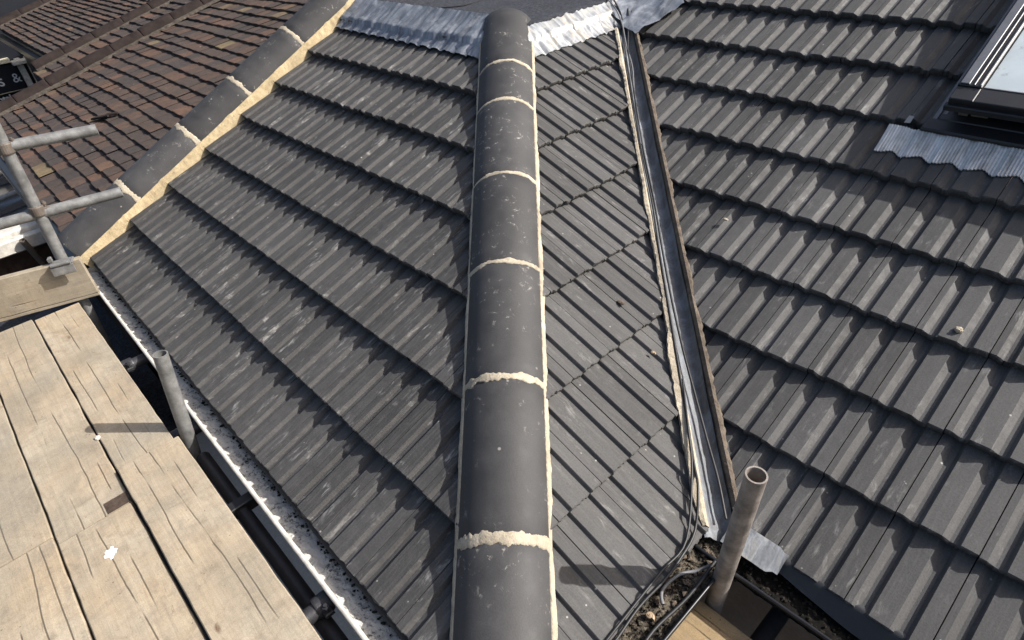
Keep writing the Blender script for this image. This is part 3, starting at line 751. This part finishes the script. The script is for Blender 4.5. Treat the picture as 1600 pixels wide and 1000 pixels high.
mb = MB(); mb.add([MN(-.835, 1.895, .020), MN(-.812, 1.897, .020), MN(-.812, 1.935, .024), MN(-.832, 1.935, .024)], [(0, 1, 2, 3)]); mb.add([MN(-.835, 1.895, .018), MN(-.812, 1.897, .018), MN(-.812, 1.935, .022), MN(-.832, 1.935, .022)], [(3, 2, 1, 0)])
mb.build('fixing_clip', M['silver'], win)
rows = []; uvr = []; nu = 520
for j in range(9):
    r_ = []; q_ = []
    for i in range(nu + 1):
        u_ = -.885 + 1.75 * i / nu; lo = 1.742 + .010 * math.sin((u_ + .378) / .2275 * 4 * math.pi + .6) + .006 * nz((u_ * 9, 0, 0)); hi = 1.872 + .004 * nz((u_ * 7, 2, 0))
        f_ = j / 8; v_ = lo + (hi - lo) * f_
        kf = ((v_) % GM) / GM
        h_ = prof((u_ + .378) / .2275, .013) * (1 - f_ * .5) - .033 * kf * (1 - f_) + .009 + .0028 * math.sin(u_ * 2 * math.pi / .0115) + .012 * f_
        r_.append(MN(u_, v_, h_)); q_.append((u_, v_))
    rows.append(r_); uvr.append(q_)
mb = MB(); mb.grid(rows, uvr, .5, True); mb.grid([[p - MN.N * .005 for p in rows[0]], rows[0]], None, .5, False)
M['lead_ribbed'] = lead_mat('ribbed_lead', (.52, .52, .50), (.80, .79, .76), .4, (.3, .5), .75)
o = mb.build('ribbed_apron', M['lead_ribbed'], win)
# ================================================================== THE NEIGHBOURS' BROWN ROOFS
PB = Plane((0, .27, -1.95), (1, 0, 0), (0, math.cos(math.radians(14)), math.sin(math.radians(14))))
def plain_tiles(PL, u0, u1, courses, W, seed, T=.022, sag=.03):
    rd = random.Random(seed); mb = MB()
    for k, (v0, v1) in enumerate(courses):
        off = (k % 2) * W / 2 + rd.uniform(-.02, .02); i0 = math.floor(u0 / W) - 1; i1 = math.ceil(u1 / W) + 1; run = rd.random()
        for i in range(i0, i1):
            a, b = max(u0, i * W + off), min(u1, (i + 1) * W + off)
            if b - a < .01: continue
            r = rd.random() if rd.random() < .8 else run
            dh = rd.uniform(-.004, .004); dv = rd.uniform(-.007, .007); tw = rd.uniform(-.005, .005); G = v1 - v0
            rows = []; uvr = []
            for q, (v_, h_) in enumerate(((.0, -T), (0, -.003), (.005, 0), (G + .03, -T * 1.15))):
                row = []; uw = []
                for f_ in (0, .03, .5, .97, 1):
                    x = a + .002 + (b - a - .004) * f_; vv = v0 + v_ + dv + (rd.uniform(-.003, .003) if q < 3 else 0)
                    hh = h_ + dh + tw * (f_ - .5) + sag * nz((x * .45, vv * .8, seed)) + (.004 * math.sin(math.pi * f_)) - (.002 if f_ in (0, 1) else 0)
                    row.append(PL(x, vv, hh)); uw.append((x + k * 2.3, vv + i * .37))
                rows.append(row); uvr.append(uw)
            mb.grid(rows, uvr, r, False)
    return mb
def caps(PL, x, v0, v1, name, parent, step=.42, R=.105, seed=1, a=math.radians(80), crown=.10, lean=0.0):
    rd = random.Random(seed); v = v0; D = PL.V + PL.U * lean; D.normalize(); L_ = D.cross(PL.N).normalized(); N_ = L_.cross(D)
    O = PL(x, 0, 0)
    if N_.z < 0: N_ = -N_
    while v < v1:
        L1 = step * rd.uniform(.93, 1.05); cr = crown + rd.uniform(-.007, .007)
        mb = ridge_cap(O, D, L_, N_, v + .004, v + L1 - .004, R + rd.uniform(-.003, .003), a, cr, .02)
        if (mb.v and L_.cross(D).dot(N_) < 0): mb.f = [f[::-1] for f in mb.f]
        mb.build(name, M['clay_ridge'], parent); v += L1
    mb = MB(); rows = []; vv = v0
    while vv < v1:
        am = .010 * nz((vv * 14, x, 0)) + .008 * nz((vv * 50, x, 0))
        rows.append([O + D * vv + L_ * (q * (1 + am * 6 * (abs(q) > .1))) + N_ * h_ for q, h_ in ((-.140, -.012), (-.115, .010), (-.085, .03), (.085, .03), (.115, .010), (.140, -.012))]); vv += .03
    mb.grid(rows, None, .5, False); return mb
M['old_mortar'] = mortar_mat('old_lichen_mortar', (.10, .085, .07), (.035, .03, .025))
nh = thing('house', (-7.5, 2.5, -5.4), 'older brick house next door under mottled brown clay tiles', 'house')
vs_ = [0, .138, .274, .405, .527, .666, .797, .922, 1.06, 1.212, 1.363, 1.522, 1.686, 1.859, 2.041, 2.190, 2.347, 2.546, 2.71, 2.876, 3.052, 3.229, 3.41, 3.59, 3.77, 3.95, 4.13]
mb = plain_tiles(PB, -9.45, -4.93, list(zip(vs_, vs_[1:])), .185, 3)
o = mb.build('tiled_roof', M['clay'], nh)
mb = plain_tiles(PB, -10.62, -9.55, [(v, v + .155) for v in [.93 + .155 * k for k in range(18)]], .215, 8)
o = mb.build('tiled_roof', M['clay'], nh); o['label'] = 'narrow strip of brown tiles between two clay ridges'
mb = caps(PB, -9.52, .10, 4.1, 'ridge_tile', nh, seed=4, lean=0.02); mb.build('bedding_mortar', M['old_mortar'], nh)
mb = MB(); sheet(mb, [PB(-9.5, 0, -.05), PB(-4.9, 0, -.05), PB(-4.9, 4.2, -.05), PB(-9.5, 4.2, -.05)], .05); sheet(mb, [PB(-10.65, .93, -.05), PB(-9.5, .93, -.05), PB(-9.5, 4.2, -.05), PB(-10.65, 4.2, -.05)], .05)
mb.build('light_block_felt', M['underlay'], nh)
mb = MB(); mb.box((-7.15, 2.6, -3.75), (4.5, 4.4, 3.3)); mb.box((-10.0, 3.2, -3.7), (1.1, 3.5, 3.35)); mb.build('wall', M['brick'], nh)
mb = MB(); mb.box((-7.1, .25, -2.02), (4.5, .09, .10), bev=.01); mb.build('gutter', M['black_plastic'], nh)

fh = thing('house', (-12.8, 3.2, -5.4), 'farther brown tiled house with many thin tile courses above the black shopfront', 'house')
mb = plain_tiles(PB, -15.05, -10.72, [(1.27 + .107 * k, 1.27 + .107 * (k + 1)) for k in range(27)], .19, 15, .026, .02)
mb.build('tiled_roof', M['clay'], fh)
mb = caps(PB, -10.66, .98, 4.1, 'ridge_tile', fh, seed=9, lean=0.01); mb.build('bedding_mortar', M['old_mortar'], fh)
mb = caps(PB, -15.12, 1.30, 4.1, 'ridge_tile', fh, seed=19); mb.build('bedding_mortar', M['old_mortar'], fh)
mb = MB(); sheet(mb, [PB(-15.1, 1.28, -.06), PB(-10.7, 1.28, -.06), PB(-10.7, 4.2, -.06), PB(-15.1, 4.2, -.06)], .05); mb.build('light_block_felt', M['underlay'], fh)
mb = MB(); mb.box((-12.85, 3.6, -3.6), (4.3, 3.9, 3.5)); mb.build('wall', M['shop'], fh)
mb = MB(); mb.box((-12.9, 1.47, -1.80), (4.3, .09, .10), bev=.01); mb.build('gutter', M['black_plastic'], fh)

# broken tile lying on the neighbour's roof
bt = MB(); pb = PB(-6.74, 1.05, .03)
X = onb = None
bt.box(PB(-7.30, .93, .028), (.24, .07, .018), Matrix.Rotation(.5, 3, 'Z') @ Matrix.Rotation(-.15, 3, 'Y'), .003); bt.box(PB(-7.20, 1.01, .032), (.10, .05, .02), Matrix.Rotation(1.1, 3, 'Z'), .003)
tag(bt.build('broken_tile', M['clay_ridge']), 'broken brown tile fragment lying on the old clay tiled roof', 'broken tile')

# ================================================================== SHOPFRONT ACROSS THE STREET
sx = -16.0
shop = thing('shopfront', (sx - 1, 0, -5.4), 'black shopfront with white sign lettering beyond the brown roofs', 'shop')
mb = MB(); mb.box((sx - 2.0, 1.0, -2.9), (4.0, 12, 5.0)); mb.build('wall', M['shop'], shop)
mb = MB(); mb.box((sx + .03, -.35, -2.60), (.06, 3.75, .46), bev=.005); sg = mb.build('sign_board', M['shop'], shop)
mb = MB(); mb.box((sx + .07, -.45, -2.300), (.16, 3.9, .075), bev=.008); mb.build('cornice', M['cream'], shop)
mb = MB(); mb.box((sx + .065, -.35, -2.843), (.02, 3.75, .012)); mb.build('gold_line', simple('gilt_line', (.42, .36, .24), .5), shop)
def text(body, size, loc, parent, mat, name, bold=0.0, xs=1.0):
    cu = bpy.data.curves.new(name, 'FONT'); cu.body = body; cu.size = size; cu.extrude = .006; cu.offset = bold; cu.align_x = 'LEFT'
    ob = bpy.data.objects.new(name, cu); C.objects.link(ob); bpy.context.view_layer.update()
    me = bpy.data.meshes.new_from_object(ob.evaluated_get(bpy.context.evaluated_depsgraph_get())); bpy.data.objects.remove(ob)
    off = Vector(parent.location) + (Vector(parent.parent.location) if parent.parent else Vector((0, 0, 0)))
    me.transform(Matrix.Translation(Vector(loc) - off) @ Matrix(((0, 0, 1, 0), (1, 0, 0, 0), (0, 1, 0, 0), (0, 0, 0, 1))) @ Matrix.Diagonal((xs, 1, 1, 1)))
    me.materials.clear(); me.materials.append(mat)
    r = bpy.data.objects.new(name, me); C.objects.link(r); r.parent = parent; return r
text('s', .30, (sx + .07, 1.13, -2.71), sg, M['letter'], 'lettering')
text('&', .235, (sx + .07, 1.385, -2.70), sg, M['letter'], 'lettering')
text('mental', .155, (sx + .04, .79, -2.985), shop, M['letter'], 'lettering', .004, 1.05)
mb = MB(); mb.box((sx + .06, 1.62, -2.9), (.12, .10, 1.2), bev=.01); mb.box((sx + .06, 1.80, -2.9), (.10, .13, 1.2), bev=.01); mb.box((sx + .12, 1.70, -2.36), (.22, .40, .07), bev=.01)
mb.build('pilaster', M['white_plastic'], shop)
mb = MB(); mb.box((sx + .05, .98, -1.98), (.08, .22, .22), bev=.005); mb.build('window', M['white_plastic'], shop)
lamp = thing('wall_lamp', (sx, 1.55, -1.5), 'white swan neck lamp on the black shop wall at the far corner', 'lamp')
mb = MB(); mb.path([(sx, 1.72, -1.72), (sx + .12, 1.66, -1.55), (sx + .22, 1.60, -1.45), (sx + .30, 1.55, -1.42)], .016); mb.build('arm', M['white_plastic'], lamp)
rows = [[Vector((sx + .32, 1.52, -1.40)) + Vector((math.cos(a_) * r_, math.sin(a_) * r_ * 1.0, z_)) for a_ in [2 * math.pi * i / 20 for i in range(20)]] for r_, z_ in ((.01, .05), (.04, .045), (.06, .01), (.15, -.02), (.155, -.03))]
mb = MB(); mb.grid(rows, close=True); mb.build('shade', M['white_plastic'], lamp)
mb = MB(); mb.tube((sx + .15, 1.95, -2.18), (sx + .15, 1.90, -1.98), .035); tag(mb.build('vent_pipe', M['white_plastic']), 'short white pipe stub on the black wall above the shop sign', 'pipe')

# lean-to and glass roof between the houses
lt = thing('extension', (-6, -.6, -5.4), 'low dark extension with a broad white fascia behind the scaffold rails', 'extension')
mb = MB(); mb.box((-5.15, -1.2, -3.95), (2.5, 2.9, 2.9)); mb.build('flat_roof', M['felt'], lt)
mb = MB()
for k, (dx, dz, ww) in enumerate(((0, 0, .27), (.175, -.035, .05), (.245, -.02, .055))): mb.box((-6.42 + dx, -1.30, -2.18 + dz), (ww, 3.1, .12), bev=.012)
mb.build('fascia', M['white_plastic'], lt)
mb = MB(); mb.box((-6.55, -1.2, -3.8), (.3, 2.9, 3.0)); mb.build('wall', M['brick'], lt)
cv = thing('glass_roof', (-10, -1, -5.4), 'blue tinted glass roof with white glazing bars behind the scaffold standard', 'glass roof')
mb = MB(); rows = [[Vector((-12.6 + 4.4 * i / 24, -2.2 + 2.50 * j / 8, -3.0 + .012 * math.sin(i * 1.7 + j) + .10 * j / 8)) for i in range(25)] for j in range(9)]; mb.grid(rows, None, .5, True, flip=True); mb.build('glazing', M['blue_glass'], cv)
for k in range(4):
    mb = MB(); xx = -12.3 + 1.02 * k; mb.tube((xx, -2.2, -2.90), (xx - .35, .30, -2.80), .030); mb.build('glazing_bar', M['white_plastic'], cv)
mb = MB(); mb.box((-10.4, -1.0, -4.25), (4.4, 2.4, 2.3)); mb.build('wall', M['shop'], cv)

# pale porch roof and bits seen down the gap
mb = MB(); mb.box((-2.85, .225, -3.10), (3.0, .34, .06), bev=.01)
tag(mb.build('porch_roof', M['grey_plastic']), 'pale grey porch roof down in the gap tucked below the white gutter', 'porch roof')

# ================================================================== SCAFFOLD
ZD = -1.925  # left scaffold: coordinates scaled up about the camera, factor multiplied into the numbers
def board(x0, x1, y0, y1, ztop, label, mat='wood', th=.045, end=None, group='boards laid as the scaffold deck', rz=0.0, seed=0):
    n = max(4, int((x1 - x0) / .05)); rd = random.Random(seed); mb = MB(); hx = (x1 - x0) / 2; hy = (y1 - y0) / 2; rows = []
    for i in range(n + 1):
        x = -hx + 2 * hx * i / n; e0 = .0035 * nz((x * 6, seed, 0)) + .002 * nz((x * 25, seed, 1)); e1 = .0035 * nz((x * 6, seed, 5)) + .002 * nz((x * 25, seed, 6)); cup = .002 * nz((x * 2, seed, 9))
        b = .004
        xe = x + (.003 * nz((0, seed, 3)) if i in (0, n) else 0)
        r_ = [(-hy + e0 + b, 0), (-hy * .5, cup), (0, cup * 1.4), (hy * .5, cup), (hy + e1 - b, 0), (hy + e1, -b), (hy + e1, -th + b), (hy + e1 - b, -th), (-hy + e0 + b, -th), (-hy + e0, -th + b), (-hy + e0, -b)]
        rows.append([Vector((xe, y, z)) for y, z in r_])
    mb.grid(rows, None, .5, False, close=True, flip=True)
    mb.add(rows[0], [tuple(range(11))]); mb.add(rows[-1], [tuple(range(11))[::-1]])
    o = mb.build('scaffold_board', M[mat]); o.location = ((x0 + x1) / 2, (y0 + y1) / 2, ztop); o.rotation_euler = (0, 0, rz); tag(o, label, 'board', group)
    if end:      # worn steel band round the end of the board
        for sg_, wdt in end:
            m2 = MB(); xb = sg_ * (hx - .035)
            pr = [(hy - .085, .001), (hy - .085, .0035), (hy + .005, .0035), (hy + .005, -.05), (hy + .003, -.05)]
            rws = [[Vector((xb + d_ * .034, y, z + .001 * nz((d_ * 9, y * 50, 2)))) for y, z in pr] for d_ in (-1, -.4, .2, .8, 1)]
            m2.grid(rws, None, .5, False); 
            eb = m2.build('end_band', M['rust'], None); eb.parent = o
    return o
M['rust'] = simple('rusty_steel_band', (.085, .060, .045), .75, .3, .5, 40, .8, .3)
board(-4.15, -2.50, -.1390, .100, ZD, 'scaffold board nearest the white gutter, its end against the upright toe board', seed=1)
board(-2.49, .6, -.1395, .115, ZD + .024, 'pale scaffold board nearest the gutter, running out at the bottom of the picture', seed=2, rz=-.002)
board(-4.175, -2.294, -.4115, -.1465, ZD + .001, 'scaffold board with the rusty end band, second from the gutter', seed=3, end=((1, 1),))
board(-2.287, .6, -.4130, -.1495, ZD + .004, 'greyish scaffold board with a white paint splash, second from the gutter', seed=4)
board(-4.225, -2.35, -.685, -.4190, ZD, 'weathered scaffold board third from the gutter, touching the left picture edge', seed=5)
board(-2.34, .6, -.6875, -.4210, ZD + .004, 'brownish scaffold board in the bottom left corner of the picture', seed=6)
board(-4.25, .6, -.960, -.6975, ZD, 'outermost scaffold board at the left edge of the deck', seed=7)
# toe board on edge
b1, b2 = Vector((-4.2925, -.291, ZD)), Vector((-4.136, .176, ZD))
dv = (b2 - b1).normalized(); ang = math.atan2(dv.y, dv.x)
mb = MB(); Ltb = 1.8; n = 26; rows = []
for i in range(n + 1):
    x = -Ltb + (Ltb + .02) * i / n; e = .002 * nz((x * 9, 3, 3))
    rows.append([Vector((x, y, z)) for y, z in ((-.002, .004), (-.002, .254 + e), (.002, .258 + e), (.038, .258 + e), (.042, .254), (.042, .004), (.038, 0), (.002, 0))])
mb.grid(rows, None, .5, False, close=True, flip=True); mb.add(rows[0], [tuple(range(8))]); mb.add(rows[-1], [tuple(range(8))[::-1]])
# local y of the wood grain texture must run across the face: swap axes through a rotated object
me_o = mb.build('toe_board', M['wood_toe'] if 'wood_toe' in M else M['wood'])
me_o.data.transform(Matrix(((1, 0, 0, 0), (0, 0, 1, 0), (0, -1, 0, 0), (0, 0, 0, 1))))
me_o.matrix_world = Matrix.Translation(b2 + Vector((0, 0, .004)) + dv * .02) @ Matrix.Rotation(ang, 4, 'Z') @ Matrix(((1, 0, 0, 0), (0, 0, -1, 0), (0, 1, 0, 0), (0, 0, 0, 1)))
tag(me_o, 'board standing on edge as a toe board across the end of the deck', 'board')
# tubes
RT = .030
def tube(a, b, label, mat='steel', hollow=.005, r=RT, group=None, name='scaffold_tube'):
    mb = MB(); mb.tube(a, b, r, 28, hollow); o = mb.build(name, M[mat]); tag(o, label, 'scaffold tube', group); return o
def coupler(p, d, parent, mat='steel_dull', r=RT):
    """band clamp round a tube at p with axis d plus bolt and nut"""
    p, d = Vector(p), Vector(d).normalized(); mb = MB(); x = d.orthogonal().normalized(); y = d.cross(x)
    ring = lambda q, rr: [q + (x * math.cos(t_) + y * math.sin(t_)) * rr for t_ in [2 * math.pi * i / 22 for i in range(22)]]
    mb.grid([ring(p - d * .028, r + .001), ring(p - d * .028, r + .007), ring(p - d * .022, r + .009), ring(p + d * .022, r + .009), ring(p + d * .028, r + .007), ring(p + d * .028, r + .001)], close=True, smooth=False)
    q = p + (x * .8 + y * .6).normalized() * (r + .014); mb.box(q, (.03, .034, .022), None, .004); mb.tube(q - Vector((0, 0, .02)), q + Vector((0, 0, .045)), .007, 8); mb.tube(q + Vector((0, 0, .026)), q + Vector((0, 0, .038)), .013, 6)
    o = mb.build('coupler', M[mat], None); o.parent = parent; return o
tR = tube((-.52, 1.148, -2.95), (-.423, 1.146, -1.383), 'rusty open scaffold upright rising beside the valley foot', 'steel_rusty' if 'steel_rusty' in M else 'steel')
tL = tube((-2.552, .105, -2.35), (-2.55, .215, -1.529), 'short open scaffold upright rising through the gap by the white gutter')
st = tube((-4.23, .01, -4.0), (-4.203, .205, -.62), 'scaffold upright behind the toe board at the far left end of the deck')
coupler((-4.206, .183, -1.0), (0, .05, 1), st); coupler((-4.209, .163, -1.356), (0, .05, 1), st)
r1 = tube((-4.44, -.94, -.944), (-4.130, .609, -1.017), 'upper guard rail tube over the brown roof at the left edge')
r2 = tube((-4.44, -.94, -1.369), (-4.130, .580, -1.382), 'lower guard rail tube pointing at the verge tiles')
# toe board clip: saddle over the board top
mb = MB(); q = Vector((-4.144, .131, ZD + .258))
R3 = Matrix.Rotation(ang, 3, 'Z'); mb.box(q + Vector((-.005, 0, .008)), (.12, .075, .014), R3, .004); mb.box(q + R3 @ Vector((0, -.035, -.022)), (.115, .010, .055), R3, .003); mb.tube(q + R3 @ Vector((-.05, -.035, .018)), q + R3 @ Vector((.05, -.035, .018)), .012, 10)
mb.box(q + R3 @ Vector((-.055, .03, .03)), (.02, .03, .03), R3, .004)
tag(mb.build('board_clip', M['steel']), 'steel clip gripping the top of the toe board below the upright', 'clip')
tube((-6.10, .035, -2.15), (-6.19, .085, -2.49), 'thin steel prop leaning below the white fascia beyond the toe board', 'steel_dull', r=.024, name='prop')
# ledger and transoms under the deck
tube((-2.46, .160, -2.055), (.4, .160, -2.055), 'long dark ledger tube along the gap beside the deck', 'shaded_steel', name='ledger')
coup = []
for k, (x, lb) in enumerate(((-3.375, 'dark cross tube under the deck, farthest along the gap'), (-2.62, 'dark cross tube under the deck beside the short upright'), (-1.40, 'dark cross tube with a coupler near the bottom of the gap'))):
    tb = tube((x, -1.1, -2.003), (x + .01, .36, -2.003), lb, 'shaded_steel', group='cross tubes under the deck', name='cross_tube')
    coupler((x + .005, .125 if k != 2 else .185, -2.003), (0, 1, 0), tb, 'shaded_steel')
mb = MB(); mb.box((-2.05, .22, -2.04), (.05, .30, .06), bev=.004); tag(mb.build('bearer', M['black']), 'flat dark bearer bridging the gap between two cross tubes', 'bearer')
tube((-4.25, .21, -2.9), (-2.4, .17, -2.44), 'thin dark brace running down the gap', 'shaded_steel', r=.016, name='brace')
# right hand lower deck
ZR = -2.06
board(-.60, 2.4, .895, 1.112, ZR, 'brown scaffold board beside the foot of the rusty upright', 'wood_old', seed=31, group='boards of the lower deck')
board(-.585, 2.4, .670, .886, ZR, 'brown scaffold board partly under the short black gutter', 'wood_old', seed=32, group='boards of the lower deck')
tube((-.30, .55, -2.135), (-.30, 1.49, -2.135), 'dark cross tube under the brown boards by the main wall', 'shaded_steel', name='cross_tube')
mb = MB(); mb.tube((-.02, 1.36, -2.0), (-.02, 1.36, -5.3), .034, 16); tag(mb.build('downpipe', M['black_plastic']), 'black downpipe on the brown wall below the long gutter', 'downpipe')
# ================================================================== CABLES
def sdp(x_, y_, h=0.0): return SD(y_, (xN - x_) / c, h)
def vpt(s_, q, h=0.0): return V0 + HD * s_ + LAT * q + Vector((0, 0, vz(q) + h))
sb = zb + .02
def cable(pts, r, mat, label): mb = MB(); mb.path(pts, r, 8); tag(mb.build('cable', M[mat]), label, 'cable')
foot = [vpt(sb + .02, -.07, .03), Vector((-.60, 1.20, -1.865)), Vector((-.575, 1.08, -1.862)), Vector((-.57, .98, -1.870)), Vector((-.575, .86, -1.876)), Vector((-.56, .70, -1.88)), Vector((-.55, .45, -1.89))]
top = [Vector((-3.35, 3.9, zf + .02)), Vector((-3.0, 3.62, zf + .016)), Vector((-2.84, 3.50, zf + .006)), Vector((-2.70, 3.42, -.87))]
cable(top + [vpt(s_, q, .012) for s_, q in ((2.45, -.030), (2.0, -.040), (1.5, -.046), (1.1, -.040), (.8, -.048), (.5, -.052), (.2, -.056), (-.05, -.060), (-.25, -.064))] + foot, .0050, 'cable', 'black cable running down the valley and along the side gutter')
cable([Vector((-3.0, 4.3, zf + .02)), Vector((-2.95, 3.85, zf + .016)), Vector((-2.86, 3.66, zf + .006)), Vector((-2.66, 3.44, -.87))] + [vpt(s_, q, .016) for s_, q in ((2.40, -.012), (2.0, -.026), (1.5, -.036), (1.1, -.030), (.8, -.034), (.5, -.034), (.25, -.026), (.05, -.012), (-.15, .002), (-.30, .012), (-.44, .012))], .0050, 'cable', 'black cable crossing the lead of the valley towards its foot')
cable([Vector((-3.6, 3.75, zf + .02)), Vector((-3.2, 3.55, zf + .016)), Vector((-2.86, 3.46, zf + .006)), Vector((-2.68, 3.38, -.87))] + [vpt(s_, q, .014) for s_, q in ((2.42, -.02), (2.2, -.008), (1.9, -.030), (1.5, -.042))], .0042, 'cable_grey', 'grey cable lying over the bright lead flashing at the valley head')
cable([vpt(.1, -.050, .016), vpt(-.12, -.064, .02), vpt(-.28, -.078, .02), Vector((-.60, 1.15, -1.862)), Vector((-.592, 1.0, -1.862)), Vector((-.585, .82, -1.868)), Vector((-.57, .5, -1.88))], .0045, 'cable', 'second black cable lying along the eave of the side slope')
cable([Vector((-.50, 1.16, -1.905)), Vector((-.53, 1.12, -1.93)), Vector((-.565, 1.06, -1.925)), Vector((-.57, .98, -1.92)), Vector((-.54, .94, -1.918))], .0060, 'cable_grey', 'thick grey cable looping over the leaves in the side gutter')
cable([Vector((-.50, 1.17, -1.90)), Vector((-.50, 1.02, -1.925)), Vector((-.515, .86, -1.93)), Vector((-.505, .72, -1.935)), Vector((-.52, .5, -1.94))], .0060, 'cable', 'black cable lying inside the side gutter against its outer lip')
# ================================================================== SMALL LOOSE THINGS
def lump(p, r, seed, mat, name, label, cat, sq=(1, 1, .7), rough=.25):
    rd = random.Random(seed); bm = bmesh.new(); bmesh.ops.create_icosphere(bm, subdivisions=3, radius=1)
    for v in bm.verts: v.co = Vector((v.co.x * sq[0], v.co.y * sq[1], v.co.z * sq[2])) * r * (1 + rough * nz(v.co * 1.7 + Vector((seed, 0, 0))) + rough * .8 * nz(v.co * 4.5 + Vector((seed, 2, 0))))
    me = bpy.data.meshes.new(name); bm.to_mesh(me); bm.free(); me.materials.append(M[mat]); o = bpy.data.objects.new(name, me); C.objects.link(o); o.location = p; tag(o, label, cat)
def snail(p, r, label):
    mb = MB(); rows = []; N_ = 44
    for i in range(N_ + 1):
        a = i / N_ * 4.6 * math.pi; k_ = math.exp(-i / N_ * 1.9); R_ = r * .62 * k_; rr = r * .42 * k_; cz = r * .75 * (1 - k_)
        ctr = Vector((math.cos(a) * R_, math.sin(a) * R_, cz)); d1 = Vector((math.cos(a), math.sin(a), 0))
        rows.append([ctr + (d1 * math.cos(b) + Vector((0, 0, 1)) * math.sin(b)) * rr for b in [2 * math.pi * j / 10 for j in range(10)]])
    mb.grid(rows, close=True); mb.add(rows[0], [tuple(range(10))]); mb.v = [tuple(Vector(v) + Vector(p)) for v in mb.v]
    tag(mb.build('snail_shell', M['shell']), label, 'snail shell')
M['shell'] = simple('snail_shell', (.30, .22, .14), .45, 0, .3, 70, .2)
snail(Vector((-.550, .885, -1.930)), .019, 'brown snail shell lying on the soil in the side gutter')
snail(SD(1.64, .585, -.012), .014, 'small buff snail shell in a groove of the side slope')
lump(MN(-.262, 1.02, .0), .013, 3, 'mortar', 'mortar_crumb', 'round mortar crumb in the middle of the main slope', 'mortar crumb')
lump(MN(-1.255, 1.16, .0), .010, 4, 'mortar', 'mortar_crumb', 'mortar crumb on the main slope beside the valley fillet', 'mortar crumb', (1.3, .8, .6))
lump(SD(1.71, .83, .0), .014, 5, 'leaf', 'dry_leaf', 'curled dry leaf on the side slope near the valley', 'leaf', (1.4, .7, .35))
lump(Vector((-2.79, -.143, ZD + .004)), .012, 7, 'white_plastic', 'mortar_crumb', 'white crumb stuck in the joint between two deck boards', 'mortar crumb')
lump(Vector((-2.094, -.2775, ZD + .006)), .019, 8, 'white_paint', 'paint_splash', 'flat white paint splash on the greyish deck board', 'paint splash', (1.1, .9, .10), .9)
